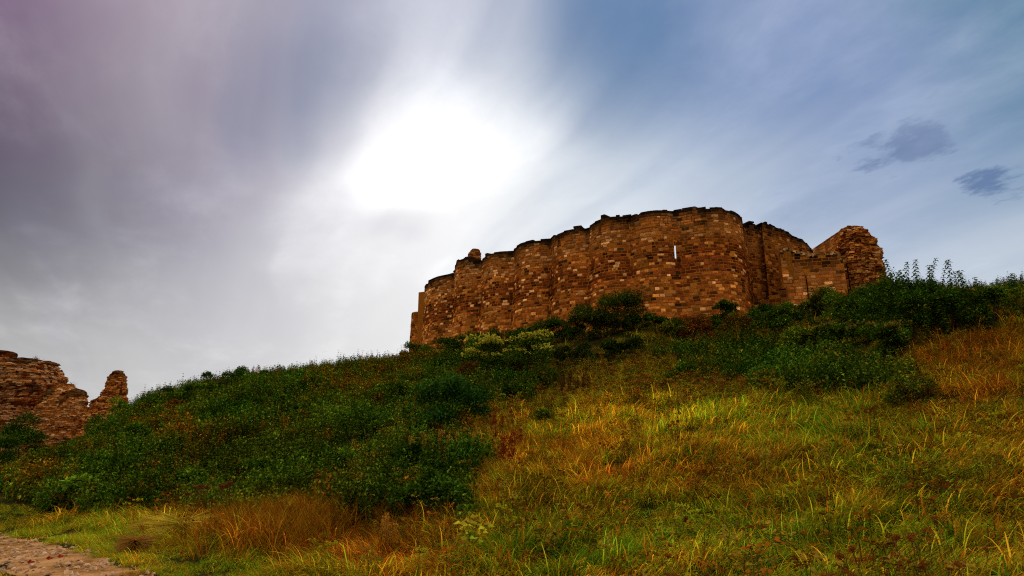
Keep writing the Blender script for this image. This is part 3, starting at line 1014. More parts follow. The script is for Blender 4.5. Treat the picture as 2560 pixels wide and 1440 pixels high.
# --- far ruins across the dip
DR = 82.0
ruin = thing('coursed_ruin_wall', 'tall broken wall of thin level courses, overhanging at its foot, topped with weeds', 'ruined wall')
rrow = [(1130, -95, 90), (1060, -95, 72), (1030, -95, 64), (1012, -95, 60), (1000, -95, 92), (975, -95, 118), (958, -95, 130), (945, -95, 132), (932, -95, 124), (917, -95, 116), (905, -95, 106), (897, -95, 92)]
rs = loft_surface(px_rows(rrow, DR, 1.5), .55, .45, 2.6, 1.0, 9)
z0_, z1_ = at(60, 1130, DR).z, at(90, 896, DR).z


def ruin_col(a, z, p):
    u = random.random(); band = math.sin(z * 9.0 + .5 * value_noise(p[0] * .5, z, 3))
    c = np.array((.60, .28, .10)) if u < .6 else (MID * 1.2 if u < .85 else REDB * 1.5)
    if band > .75: c = c * .5
    if z > z1_ - .8 and value_noise(p[0] * .9, z, 12) > -.15: c = c * .25
    if value_noise(p[0] * .55, z * .5, 15) > .33: c = c * .35
    return c * random.uniform(.8, 1.15)


loft_core(ruin, 'rubble_core', rs, z0_, z1_, 44, 22, M_RUBBLE, lambda a, z, p: REDB * .9)
rubble(ruin, rs, z0_, z1_, girth(rs, .55), ruin_col, size=(.17, .34), out=(.0, .26), single=150, miss=.03)
ph = loft_surface(px_rows([(905, -60, 30), (890, -60, 19), (878, -60, 17), (872, -60, 4)], DR, 1.5), .5, .2, 2.2, 1.2, 4)
pz0, pz1 = at(0, 905, DR).z, at(0, 872, DR).z
pinn = loft_core(ruin, 'broken_pinnacle', ph, pz0, pz1, 24, 8, M_RUBBLE, lambda a, z, p: REDB * .8)
rubble(pinn, ph, pz0, pz1, girth(ph, .5), lambda a, z, p: ruin_col(a, z, p) * .6, size=(.25, .45), name='pinnacle_stonework')

DM = 79.0
mound = thing('rubble_wall_stump', 'hunched rubble wall stump spilling pale stones down to the nettles', 'ruined wall')
mrow = [(1190, -30, 215), (1138, -5, 205), (1110, 10, 200), (1085, 30, 200), (1062, 55, 204), (1040, 72, 210), (1020, 85, 205), (1000, 98, 207.5), (985, 106, 206), (974, 116, 192), (966, 128, 170), (958, 138, 166)]
msf = loft_surface(px_rows(mrow, DM, .8), .5, .45, 2.1, 1.1, 21)
z0_, z1m = at(60, 1190, DM).z, at(150, 958, DM).z


def mound_col(a, z, p):
    u = random.random(); c = np.array((.62, .25, .065)) if u < .5 else (TAN if u < .75 else MID)
    if z > z1m - 2.6 and value_noise(p[0] * .7, z * .6, 31) > -.2: c = c * .28
    if value_noise(p[0] * 1.1, z * 1.1, 35) > .4: c = c * .4
    return c * random.uniform(.7, 1.2)


loft_core(mound, 'rubble_core', msf, z0_, z1m, 40, 24, M_RUBBLE, lambda a, z, p: MID * .8)
rubble(mound, msf, z0_, z1m, girth(msf, .5), mound_col, size=(.13, .30), out=(.0, .16), single=60)

spire = thing('rubble_spire', 'lone leaning spire of broken masonry standing apart on the skyline', 'ruined wall')
DS = 76.0
srow = [(1150, 170, 330), (1090, 190, 328), (1050, 205, 325), (1031, 219, 320), (1010, 232, 316), (999, 243, 315), (991, 253, 314), (973, 263, 312.7), (955, 269, 312), (941, 277, 311), (933, 284, 308), (927, 290, 303)]
ssf = loft_surface(px_rows(srow, DS, 0), .7, .26, 2.2, 1.5, 41)
z0_, z1_s = at(265, 1150, DS).z, at(297, 927, DS).z
loft_core(spire, 'rubble_core', ssf, z0_, z1_s, 30, 22, M_RUBBLE, lambda a, z, p: REDB)
rubble(spire, ssf, z0_, z1_s, girth(ssf, .7), lambda a, z, p: warm(a, z, p) * (.45 if z > z1_s - .7 else 1.0), size=(.13, .28), out=(.0, .15), single=60)
# ------------------------------------------------------------------ plants: shapes
def vary(c, n, r, s=.25):
    c = np.asarray(c, float)
    return c[None] * r.uniform(1 - s, 1 + s, (n, 1)) * r.uniform(.9, 1.1, (n, 3))


def pick(r, pal, n):
    """pal: list of (weight, colour)"""
    w = np.array([p[0] for p in pal], float); cs = np.array([p[1] for p in pal])
    return cs[r.choice(len(pal), n, p=w / w.sum())] * np.clip(r.lognormal(0, .45, (n, 1)), .3, 2.6) * r.uniform(.92, 1.08, (n, 3))


G_DARK, G_MID, G_LIT, G_YEL = (.024, .058, .005), (.066, .118, .007), (.165, .225, .012), (.34, .30, .012)
R_BRN, R_RED, STRAW, ORNG, PALE = (.150, .042, .007), (.20, .026, .010), (.42, .26, .025), (.40, .13, .010), (.50, .36, .04)
PAL_DARK = [(5, G_DARK), (3, G_MID), (.6, G_LIT)]
PAL_MID = [(3, G_DARK), (5, G_MID), (2, G_LIT), (.3, G_YEL)]
PAL_OLIVE = [(2, G_MID), (3, (.075, .080, .010)), (1.5, G_LIT), (.8, R_BRN), (.4, ORNG)]
PAL_RED = [(3, R_BRN), (1, R_RED), (1.5, (.06, .055, .010)), (1, ORNG)]


def grass_tuft(seed, n=34, hmin=.28, hmax=.55, spread=.17, lean=.55, width=.0066):
    r = np.random.default_rng(seed); acc = Acc()
    K = 5
    base = np.zeros((n, 3)); base[:, :2] = r.normal(0, spread * .5, (n, 2)); base[:, 2] = -.04
    az = r.normal(0, .85, n); L = r.uniform(hmin, hmax, n); le = np.clip(r.normal(lean, .22, n), .5, 1.3)
    dirs = np.stack([np.cos(az), np.sin(az), np.zeros(n)], 1); side = np.stack([-np.sin(az), np.cos(az), np.zeros(n)], 1)
    V = np.zeros((n, 2 * K + 1, 3)); w = width * r.uniform(.6, 1.5, n)
    p = base.copy(); ang = le * .85
    for k in range(K):
        ww = (w * (1 - .75 * k / K))[:, None]
        V[:, 2 * k] = p + side * ww; V[:, 2 * k + 1] = p - side * ww
        st_ = (L / K)[:, None]
        p = p + dirs * np.sin(ang)[:, None] * st_ + np.array([0, 0, 1.]) * np.cos(ang)[:, None] * st_
        ang = ang + le * (.28 + .30 * k / K)
    V[:, 2 * K] = p
    F0 = []
    for k in range(K - 1): F0 += [(2 * k, 2 * k + 1, 2 * k + 3), (2 * k, 2 * k + 3, 2 * k + 2)]
    F0.append((2 * K - 2, 2 * K - 1, 2 * K)); F0 = np.array(F0)
    F = (F0[None] + (np.arange(n) * (2 * K + 1))[:, None, None]).reshape(-1, 3)
    C = np.zeros((n, 3)); C[:, 0] = np.clip(r.normal(0, .22, n), -.45, .5); C[:, 1] = np.clip(r.lognormal(0, .5, n), .25, 2.4)
    acc.add(V.reshape(-1, 3), F, np.repeat(C, 2 * K + 1, 0))
    return acc.mesh('grass_tuft', M_GRASS)


def nettle(seed, h=.85, leaf=.11, pairs=8, pal=PAL_MID, mat=None, stem=(.05, .045, .012)):
    r = np.random.default_rng(seed); acc = Acc()
    for s in range(3):
        off = np.array([*r.normal(0, .10, 2), -.05]); hh = h * r.uniform(.7, 1.1); ln = r.normal(0, .10, 2)
        z = np.linspace(0, 1, 5)
        P = off[None] + np.stack([ln[0] * z ** 2 * hh, ln[1] * z ** 2 * hh, z * hh], 1)
        tube(acc, P, .006, .002, stem, 3)
        for k in range(pairs):
            f = .22 + .78 * k / (pairs - 1)
            c = np.array([np.interp(f, z, P[:, i]) for i in range(3)])
            a0 = k * 1.57 + r.uniform(-.4, .4)
            for q in range(2):
                a = a0 + q * math.pi
                t = np.array([[math.cos(a), math.sin(a), r.uniform(-.9, .15)]])
                sz = leaf * (1.15 - .55 * f) * r.uniform(.8, 1.25)
                leaves(acc, c[None], t, np.array([[0, 0, 1.]]), sz * 1.25, sz * .72, .14, .28, pick(r, pal, 1))
    return acc.mesh('nettle_plant', mat or M_LEAF_I)


def forb(seed, h=.6, col=G_YEL, head=STRAW):
    """branching weed with feathery leaves and flat flower heads"""
    r = np.random.default_rng(seed); acc = Acc()
    for s in range(4):
        off = np.array([*r.normal(0, .08, 2), -.05]); hh = h * r.uniform(.6, 1.1); ln = r.normal(0, .16, 2)
        z = np.linspace(0, 1, 5)
        P = off[None] + np.stack([ln[0] * z * hh, ln[1] * z * hh, z * hh], 1)
        tube(acc, P, .005, .002, (.09, .06, .012), 3)
        n = 16
        f = r.uniform(.1, .95, n); c = np.stack([np.interp(f, z, P[:, i]) for i in range(3)], 1)
        a = r.uniform(0, 6.28, n)
        leaves(acc, c, np.stack([np.cos(a), np.sin(a), r.uniform(-.2, .5, n)], 1), np.tile([0, 0, 1.], (n, 1)), r.uniform(.06, .12, n), r.uniform(.02, .04, n), .1, .2, vary(col, n, r))
        m = 14; a = r.uniform(0, 6.28, m); rr = .07 * np.sqrt(r.uniform(0, 1, m))
        c = P[-1] + np.stack([np.cos(a) * rr, np.sin(a) * rr, r.uniform(-.02, .03, m)], 1)
        leaves(acc, c, np.stack([np.cos(a), np.sin(a), r.uniform(-.1, .3, m)], 1), np.tile([0, 0, 1.], (m, 1)) + r.normal(0, .6, (m, 3)) + np.array([0, -.6, 0]), .045, .04, .1, .1, vary(head, m, r))
    return acc.mesh('weed_plant', M_LEAF_I)


def bramble(seed):
    r = np.random.default_rng(seed); acc = Acc()
    for s in range(4):
        a = r.uniform(0, 6.28); L = r.uniform(.6, 1.2)
        z = np.linspace(0, 1, 8)
        P = np.stack([np.cos(a) * L * z, np.sin(a) * L * z, .55 * np.sin(z * 2.7) * L * .8], 1)
        tube(acc, P, .006, .002, (.10, .04, .012), 3)
        n = 36; f = r.uniform(.12, 1, n); c = np.stack([np.interp(f, z, P[:, i]) for i in range(3)], 1)
        b = r.uniform(0, 6.28, n); c = c + np.stack([np.cos(b), np.sin(b), np.zeros(n)], 1) * .03
        leaves(acc, c, np.stack([np.cos(b), np.sin(b), r.uniform(-.3, .4, n)], 1), np.tile([0, 0, 1.], (n, 1)), r.uniform(.05, .085, n), r.uniform(.035, .06, n), .12, .15,
               pick(r, [(3, G_LIT), (2, G_YEL), (2, G_MID), (.6, ORNG)], n))
    return acc.mesh('bramble_plant', M_LEAF_I)


def library(name, meshes):
    c = bpy.data.collections.new(name)          # a library of shapes, not linked to the scene
    for i, me in enumerate(meshes):
        o = bpy.data.objects.new('%s_%02d' % (name, i), me); c.objects.link(o)
    return c


def field(name, label, cat, lib, P, rot, scl, tint, nvar, parent=None):
    """scatter shapes of a library over points with geometry nodes"""
    me = bpy.data.meshes.new(name); n = len(P)
    me.vertices.add(n); me.vertices.foreach_set('co', np.ascontiguousarray(P, np.float32).ravel())
    a = me.attributes.new('rot', 'FLOAT_VECTOR', 'POINT'); a.data.foreach_set('vector', np.ascontiguousarray(rot, np.float32).ravel())
    a = me.attributes.new('scl', 'FLOAT', 'POINT'); a.data.foreach_set('value', np.ascontiguousarray(scl, np.float32))
    a = me.attributes.new('var', 'INT', 'POINT'); a.data.foreach_set('value', rng.integers(0, nvar, n).astype(np.int32))
    a = me.attributes.new('tint', 'FLOAT_COLOR', 'POINT')
    c = np.ones((n, 4), np.float32); c[:, :3] = tint; a.data.foreach_set('color', c.ravel())
    o = link(name, me)
    ng = bpy.data.node_groups.new(name + '_scatter', 'GeometryNodeTree')
    ng.interface.new_socket('Geometry', in_out='INPUT', socket_type='NodeSocketGeometry')
    ng.interface.new_socket('Geometry', in_out='OUTPUT', socket_type='NodeSocketGeometry')
    N, L = ng.nodes, ng.links
    gi, go = N.new('NodeGroupInput'), N.new('NodeGroupOutput')
    m2p = N.new('GeometryNodeMeshToPoints')
    ci = N.new('GeometryNodeCollectionInfo'); ci.inputs[0].default_value = lib; ci.inputs[1].default_value = True; ci.inputs[2].default_value = True
    iop = N.new('GeometryNodeInstanceOnPoints'); iop.inputs['Pick Instance'].default_value = True

    def attr(nm, dt):
        x = N.new('GeometryNodeInputNamedAttribute'); x.data_type = dt; x.inputs[0].default_value = nm
        return x.outputs[0]
    e2r = N.new('FunctionNodeEulerToRotation')
    L.new(attr('rot', 'FLOAT_VECTOR'), e2r.inputs[0]); L.new(e2r.outputs[0], iop.inputs['Rotation'])
    L.new(attr('scl', 'FLOAT'), iop.inputs['Scale']); L.new(attr('var', 'INT'), iop.inputs['Instance Index'])
    L.new(gi.outputs[0], m2p.inputs[0]); L.new(m2p.outputs[0], iop.inputs['Points']); L.new(ci.outputs[0], iop.inputs['Instance'])
    L.new(iop.outputs[0], go.inputs[0])
    md = o.modifiers.new('scatter', 'NODES'); md.node_group = ng
    return tag(o, label, cat, kind='stuff')


def inside(poly, x, y):
    x, y = x + 55 * fbm(x, y, 60, 71, 2) + 16 * fbm(x, y, 19, 72, 1), y + 13 * fbm(x, y, 45, 73, 2)
    poly = np.array(poly, float); r = np.zeros(x.shape, bool); n = len(poly)
    for i in range(n):
        (x0, y0), (x1, y1) = poly[i], poly[(i + 1) % n]
        c = ((y0 > y) != (y1 > y)) & (x < (x1 - x0) * (y - y0) / (y1 - y0 + 1e-9) + x0)
        r ^= c
    return r


POLY_NETTLE = [(-500, 1262), (0, 1268), (350, 1290), (560, 1300), (760, 1278), (900, 1318), (1090, 1345), (1190, 1240), (1200, 1125), (1060, 1115), (1250, 1020), (1420, 965), (1450, 900),
               (1080, 855), (900, 885), (600, 900), (300, 960), (-500, 1150)]
POLY_NETTLE2 = [(1640, 890), (1900, 880), (2200, 885), (2270, 960), (2150, 992), (1900, 990), (1720, 955)]
POLY_SCRUB = [(1080, 895), (1450, 800), (1880, 750), (2200, 690), (2700, 700), (2700, 775), (2380, 835), (2250, 890), (1900, 888), (1650, 895), (1450, 950), (1250, 985)]


def scatter(n, rmin, rmax, power, az=46):
    """points over the hill; density falls with distance as r**-power"""
    e = 2 - power
    u = rng.uniform(0, 1, n); r = (rmin ** e + u * (rmax ** e - rmin ** e)) ** (1 / e)
    t = np.radians(rng.uniform(-az, az, n))
    x, y = r * np.sin(t), r * np.cos(t)
    z = ground(x, y)
    px_, py_, _ = pix(np.stack([x, y, z], -1))
    return x, y, z, px_, py_, r


def spots(lst, px_, py_, k):
    o = np.zeros(px_.shape)
    for b in lst:
        o += b[k] * np.exp(-(((px_ - b[0]) / b[2]) ** 2 + ((py_ - b[1]) / b[3]) ** 2))
    return o


# where the growth is straw coloured (+) or green (-), brighter (+) or darker (-), a sunlit band painted in
TONE = [(760, 1340, 230, 70, .46, .15), (1400, 1130, 200, 60, .26, .25), (1560, 1060, 230, 50, .02, .8), (1640, 1005, 240, 50, .03, 1.15), (1380, 1110, 170, 50, -.10, .8), (1850, 1040, 200, 45, -.05, .6), (2460, 900, 200, 120, .34, -.2), (2520, 1230, 160, 140, .22, -.3),
        (1500, 1395, 260, 60, -.22, .25), (1950, 1340, 300, 90, -.12, .0), (300, 1335, 220, 40, -.25, .2), (620, 1410, 170, 40, -.28, .25), (2150, 1010, 250, 50, -.10, -.15), (1750, 1180, 260, 60, .10, -.10),
        (1330, 1290, 200, 60, .12, -.3), (1600, 960, 200, 40, -.1, .5), (1000, 1400, 150, 60, .25, .1), (2250, 1150, 200, 70, -.08, .1), (2050, 1230, 140, 50, .15, -.1), (430, 1325, 60, 30, .10, .7)]

# ------------------------------------------------------------------ single shrubs and plants
EXCL = []


def shrub(name, label, px, top, D, wpx, pal, seed, n=2200, leaf=.11, group=None, lumps=9, cat='shrub', flowers=None, depth=.8, skirt=.10, base=None, ground_at=None):
    r = np.random.default_rng(seed); leaf = leaf * 1.25; n = int(n * 1.9)
    p = stand(px, D)
    w = wpx * (D * cp + (p.z - CAM_H) * sp) / FPX / 2
    w *= 1.15
    h = max(.5, at(px, top, D).z - p.z)
    root = thing(name, label, cat, tuple(p), group); EXCL.append((p.x, p.y, w))
    # lumps fill the crown with an uneven outline
    cen = np.stack([r.uniform(-.72, .72, lumps) * w, r.uniform(-.7, .7, lumps) * w * depth, r.uniform(skirt, .86, lumps) * h], 1)
    shrink = 1 - .5 * np.clip((cen[:, 2] / h - .55) / .45, 0, 1)
    cen[:, 0] *= shrink; cen[:, 1] *= shrink
    cen[0] = (0, 0, .66 * h)
    rad = r.uniform(.24, .42, lumps) * min(w * 1.15, h * .75)
    acc = Acc()
    li = r.integers(0, lumps, n); v = unit(r.normal(0, 1, (n, 3))); v[:, 2] = np.where(v[:, 2] < -.2, -v[:, 2] * .6, v[:, 2])
    rr = rad[li] * np.where(r.uniform(0, 1, n) < .75, r.uniform(.82, 1.08, n), r.uniform(.3, .9, n))
    stray = r.uniform(0, 1, n) < .07; rr = np.where(stray, rr * r.uniform(1.05, 1.4, n), rr)
    c = cen[li] + v * rr[:, None] * np.array([1, 1, .9]); c[:, 2] = np.maximum(c[:, 2], .03)
    tip = unit(v + r.normal(0, .55, (n, 3)) + np.array([0, 0, -.15]))
    up = unit(np.array([0, 0, 1.]) + r.normal(0, .45, (n, 3)) + v * .5)
    lum = r.uniform(.6, 1.5, lumps)[li][:, None]
    leaves(acc, c, tip, up, leaf * r.uniform(.65, 1.3, n), leaf * r.uniform(.4, .62, n), .13, .2, pick(r, pal, n) * lum)
    # leafy shoots breaking the outline
    for k in range(lumps * 2):
        j = r.integers(0, lumps); d_ = unit(np.array([r.normal(0, .5), r.normal(0, .5), 1.0]))
        b = cen[j] + d_ * rad[j] * .8; L = rad[j] * r.uniform(.25, .6)
        m = 9; f = np.linspace(.15, 1, m); cc = b + d_ * (L * f)[:, None]; a = np.arange(m) * 2.4
        leaves(acc, cc, np.stack([np.cos(a), np.sin(a), np.full(m, .3)], 1), np.tile([0, 0, 1.], (m, 1)), leaf * (1.1 - .5 * f), leaf * .5 * (1.1 - .5 * f), .12, .25, pick(r, pal, m))
    fol = link('foliage', acc.mesh('foliage', M_LEAF), root)
    st_ = Acc()
    for k in range(5):
        e = cen[r.integers(0, lumps)] * np.array([.9, .9, .95]); s0 = np.array([*r.normal(0, .06 * w + .03, 2), -.15])
        mid_ = (s0 + e) / 2 + np.array([*r.normal(0, .08 * w, 2), 0])
        t_ = np.linspace(0, 1, 6)[:, None]
        tube(st_, s0 * (1 - t_) ** 2 + 2 * mid_ * t_ * (1 - t_) + e * t_ ** 2, .02 + .012 * h, .006, (.045, .028, .014), 5)
    link('stem', st_.mesh('stem', M_BARK), root)
    if flowers:
        for k in range(flowers[1]):
            fa = Acc()
            j = r.integers(0, lumps); v_ = unit(np.array([r.normal(0, .7), -abs(r.normal(0, .7)), .75])); b = cen[j] + v_ * rad[j] * 1.06
            if b[2] < h * flowers[3]: continue
            m = 26; rr_ = flowers[2] * np.sqrt(r.uniform(0, 1, m)); a = r.uniform(0, 6.28, m)
            cc = b + np.stack([np.cos(a) * rr_, np.sin(a) * rr_, .25 * flowers[2] * r.normal(0, 1, m)], 1)
            leaves(fa, cc, np.stack([np.cos(a), np.sin(a), r.uniform(-.2, .6, m)], 1), r.normal(0, .6, (m, 3)) + np.array([0, -.7, .6]), .11, .10, .1, .1, vary(flowers[0], m, r, .35))
            link('flower_head', fa.mesh('flower_head', M_LEAF), fol)
    return root


FLW = (.62, .52, .05)
shrub('dark_shrub', 'rounded dark glossy shrub alone among the nettles where they meet the grass', 1130, 945, 27, 190, [(4, G_DARK), (4, (.024, .075, .012)), (1.2, (.05, .12, .02))], 1, 3600, .10, lumps=12)
shrub('flowering_shrub', 'shrub with a tall dome of pale yellow flower clusters, beside a darker bush', 1213, 836, 45, 98, PAL_MID, 2, 2200, .11, flowers=(FLW, 90, .22, .5), lumps=9)
shrub('flowering_shrub', 'wider shrub with scattered tiers of yellow flower clusters below the castle wall', 1332, 832, 44, 135, PAL_MID, 3, 2800, .11, flowers=(FLW, 60, .20, .42), lumps=11)
shrub('ivy_bush', 'tall ivy bush climbing against the castle wall, brown leaves at its crown', 1522, 736, 47.5, 205, [(5, G_DARK), (2, G_MID), (1.6, (.10, .06, .012)), (.8, (.18, .12, .02))], 4, 7000, .12, lumps=26, skirt=.22)
shrub('bush', 'small bush with pale upright twigs at the rounded wall end', 1045, 852, 65, 78, PAL_DARK, 5, 1500, .13)
shrub('bush', 'wispy leafy bush on the skyline beside the rounded wall end', 1012, 880, 63, 50, PAL_DARK, 6, 700, .13, lumps=6)
shrub('bush', 'spreading dark bush covering the foot of the first bays of the wall', 1150, 828, 58.5, 120, PAL_DARK, 7, 2600, .13, lumps=11)
shrub('bush', 'olive leaved bush at the foot of the third bay of the wall', 1245, 826, 55, 95, PAL_OLIVE, 8, 1900, .13)
shrub('bush', 'low dark bush at the wall foot between the yellow shrubs and the ivy', 1330, 812, 52.5, 90, PAL_DARK, 9, 1800, .12)
shrub('bush', 'dense bush tucked against the wall foot beside the tall ivy', 1405, 795, 50.5, 100, PAL_DARK, 10, 2200, .12)
shrub('bush', 'dark thicket under the tall ivy bush at the grass edge', 1450, 862, 42, 150, [(6, G_DARK), (1, R_BRN), (1, (.07, .05, .012))], 11, 3200, .11, lumps=12)
shrub('bush', 'dark leafy thicket with dry vertical stalks below the ivy', 1555, 850, 40, 130, [(5, G_DARK), (2, (.08, .06, .015)), (1, G_MID)], 12, 2800, .11, lumps=12)
shrub('bush', 'green bush just past the ivy at the wall foot', 1650, 790, 46, 110, PAL_DARK, 13, 2000, .12)
shrub('bush', 'rusty leaved low bush below the widest bay of the wall', 1735, 790, 43, 130, PAL_RED, 14, 2000, .11)
shrub('bush', 'small dark bush growing from the foot of the widest bay', 1825, 755, 46.5, 75, PAL_DARK, 15, 1400, .12)
shrub('bush', 'rust and green bush beneath the sloping ruined wall', 1868, 785, 42, 110, PAL_RED + [(4, G_MID)], 16, 1800, .11)
shrub('bush', 'broad green bush below the low ruined wall', 1955, 770, 39, 150, PAL_MID, 17, 3200, .115, lumps=12)
shrub('bush', 'feathery young bush in front of the low ruined wall', 2075, 712, 41, 90, PAL_OLIVE, 18, 1500, .10, lumps=7)
shrub('bush', 'leafy bush mass at the foot of the round tower', 2130, 735, 37, 150, PAL_MID, 19, 3000, .115, lumps=12)
shrub('bush', 'yellow green bush lower on the bank beneath the round tower', 2010, 815, 30, 150, [(3, G_MID), (2, G_LIT), (1.5, G_YEL)], 20, 2800, .095, lumps=12)
shrub('bush', 'deep green bush on the bank with flat flower heads', 2110, 800, 29, 150, PAL_MID, 21, 2800, .095, lumps=12, flowers=((.22, .18, .03), 20, .10, .4))
shrub('bush', 'big leafy bush hiding the base of the round tower', 2215, 708, 33, 150, PAL_DARK, 22, 3200, .11, lumps=12)
shrub('bush', 'heavy dark bush crowning the bank below the leafy shoots', 2300, 690, 27, 200, PAL_DARK, 23, 4200, .095, lumps=14)
shrub('bush', 'green bush spilling down the bank with pale seed heads', 2220, 805, 25, 180, PAL_MID, 24, 3000, .09, lumps=12, flowers=((.25, .16, .03), 16, .09, .4))
shrub('bush', 'dark bush on the ridge next to the crown of leafy shoots', 2405, 702, 26, 130, PAL_DARK, 25, 2600, .095, lumps=10)
shrub('bush', 'thin low bush trailing along the ridge top', 2485, 722, 25.5, 110, PAL_MID, 26, 1500, .09, lumps=9)
shrub('bush', 'low bush with a dark hollow among grass and bramble leaves', 2290, 935, 17, 150, PAL_OLIVE, 27, 1700, .065, lumps=8)
shrub('bush', 'spiky dark bush on the far hill crest', 590, 926, 58.5, 150, PAL_DARK, 28, 2000, .13, lumps=10)
shrub('bush', 'low spiky bush on the hill crest beside a dip of yellow grass', 672, 928, 58.5, 110, PAL_DARK, 29, 1400, .13, lumps=8)
shrub('bush', 'bright green bush just below the far crest', 520, 958, 52, 150, PAL_MID, 30, 2200, .12, lumps=10)
shrub('bush', 'ragged bush standing against the sky on the hill shoulder', 412, 955, 56.5, 90, PAL_DARK, 31, 900, .14, lumps=6)
shrub('bush', 'small bush on the shoulder of the hill between two taller ones', 470, 958, 56.5, 90, PAL_DARK, 32, 900, .14, lumps=6)
shrub('bush', 'rust brown bush on the hill shoulder below the crest', 435, 1000, 52, 70, PAL_RED, 33, 1200, .12, lumps=7)
shrub('bush', 'dark overgrown bush at the foot of the coursed ruin', 30, 1028, 73, 130, PAL_DARK + [(1.5, (.05, .04, .012))], 34, 3600, .18, lumps=14)
shrub('bush', 'lower dark bush at the foot of the rubble stump', -5, 1085, 66, 95, PAL_DARK, 35, 2600, .17, lumps=11)
shrub('bush', 'bush in the gap between the rubble stump and the lone spire', 228, 1034, 69, 50, PAL_OLIVE, 36, 1100, .15, lumps=7)
shrub('bush', 'bush at the foot of the lone rubble spire', 305, 1000, 66, 70, PAL_MID, 37, 1300, .15, lumps=8)
shrub('bush', 'red brown bush of dying leaves near the path bend', 85, 1195, 31, 170, PAL_RED + [(2, G_MID)], 38, 2600, .09, lumps=11)
shrub('leafy_plant', 'light green broad leaved plant standing out of the nettles by the path', 200, 1198, 24, 95, [(3, G_LIT), (2, (.10, .20, .02)), (1, G_MID)], 39, 420, .17, lumps=7, cat='plant')
shrub('maple_sapling', 'bushy sapling with lobed leaves at the lower edge of the nettles', 1075, 1165, 14.6, 190, [(4, G_MID), (2, (.05, .10, .012)), (2, G_DARK)], 40, 2400, .085, lumps=12, cat='sapling')
shrub('bush', 'leafy bush rising from the nettles above the dark shrub', 985, 960, 37, 130, PAL_MID, 41, 2400, .10, lumps=10)
shrub('bush', 'rounded nettle-green bush beside the dark shrub', 940, 1050, 29, 150, PAL_MID, 42, 2400, .085, lumps=10)
shrub('bush', 'small bush with red berries next to the yellow flowered shrubs', 1165, 905, 43, 70, PAL_RED + [(2, G_DARK)], 43, 1000, .10, lumps=7)
shrub('bush', 'low green bush on the open slope under the castle', 1700, 905, 28, 130, PAL_MID, 44, 2000, .08, lumps=9)
shrub('bush', 'tussock of green leaves in the grass below the yellow shrubs', 1350, 1025, 24, 80, PAL_MID, 45, 1000, .07, lumps=6)
for k, (px_, top_, D_, w_) in enumerate([(1100, 842, 60.5, 90), (1200, 832, 56.5, 90), (1290, 820, 53.5, 90), (1372, 803, 51.3, 90), (1470, 790, 48.5, 120), (1585, 792, 47.5, 120), (1700, 798, 44.5, 100), (1785, 783, 45, 90), (1912, 758, 44.5, 90), (2030, 748, 42, 110)]):
    shrub('bush', 'dark bush in the continuous thicket along the castle wall foot', px_, top_, D_, w_, PAL_DARK if k % 3 else PAL_OLIVE, 60 + k, 1500, .12, group='thicket along the wall foot', lumps=8)
for k, (px_, top_, D_, w_) in enumerate([(700, 985, 41, 120), (560, 1040, 38, 110), (860, 1112, 22.5, 150), (350, 1062, 38, 110), (640, 1140, 24, 140), (1010, 1100, 21, 120), (800, 960, 47, 100), (260, 1140, 30, 120), (480, 1180, 22, 120)]):
    shrub('bush', 'dark leafy bush standing within the nettle bed', px_, top_, D_, w_, PAL_DARK if k % 2 else PAL_MID, 80 + k, 1500, .085 if D_ < 30 else .11, group='dark bushes in the nettle bed', lumps=8)
for k, (px_, top_, D_, w_, lab_) in enumerate([(120, 895, 83, 34, 'tuft of weeds on the domed head of the coursed ruin'), (178, 962, 80, 18, 'sprig of weeds on the rubble stump'), (125, 925, 83, 16, 'dry weeds hanging from the broken edge of the coursed ruin')]):
    r = np.random.default_rng(600 + k); acc = Acc()
    p = at(px_ - 30 if k == 0 else px_, top_ + 6, D_)
    for j in range(14):
        d_ = unit(np.array([r.normal(0, .6), r.normal(0, .4), 1])); L = r.uniform(.3, .8)
        t_ = np.linspace(0, 1, 4)[:, None]
        tube(acc, d_ * t_ * L + np.array([[0, 0, -.25]]) + np.array([[r.normal(0, .3), 0, 0]]), .018, .006, (.03, .03, .012), 3)
        m = 6; f = r.uniform(.3, 1, m)
        leaves(acc, d_ * (f * L)[:, None], r.normal(0, 1, (m, 3)), np.tile([0, 0, 1.], (m, 1)), .12, .06, .1, .1, vary(G_DARK, m, r))
    tag(link('weed_tuft', acc.mesh('weed_tuft', M_LEAF), None, tuple(p)), lab_, 'weeds')




def near_shrub(x, y, front=.6, k=.85):
    m = np.zeros(x.shape, bool)
    for (sx, sy, w) in EXCL:
        m |= (((x - sx) / (w * k)) ** 2 + ((y - sy + front * .5) / (w * k + front)) ** 2) < 1
    return m


EXCL += [(stand(1175, 11.6).x, 11.6, .62), (stand(965, 12.2).x, 12.2, .4), (stand(452, 15.3).x, 15.3, .6), (stand(392, 16.4).x, 16.4, .5), (stand(335, 14.2).x, 14.2, .5)]
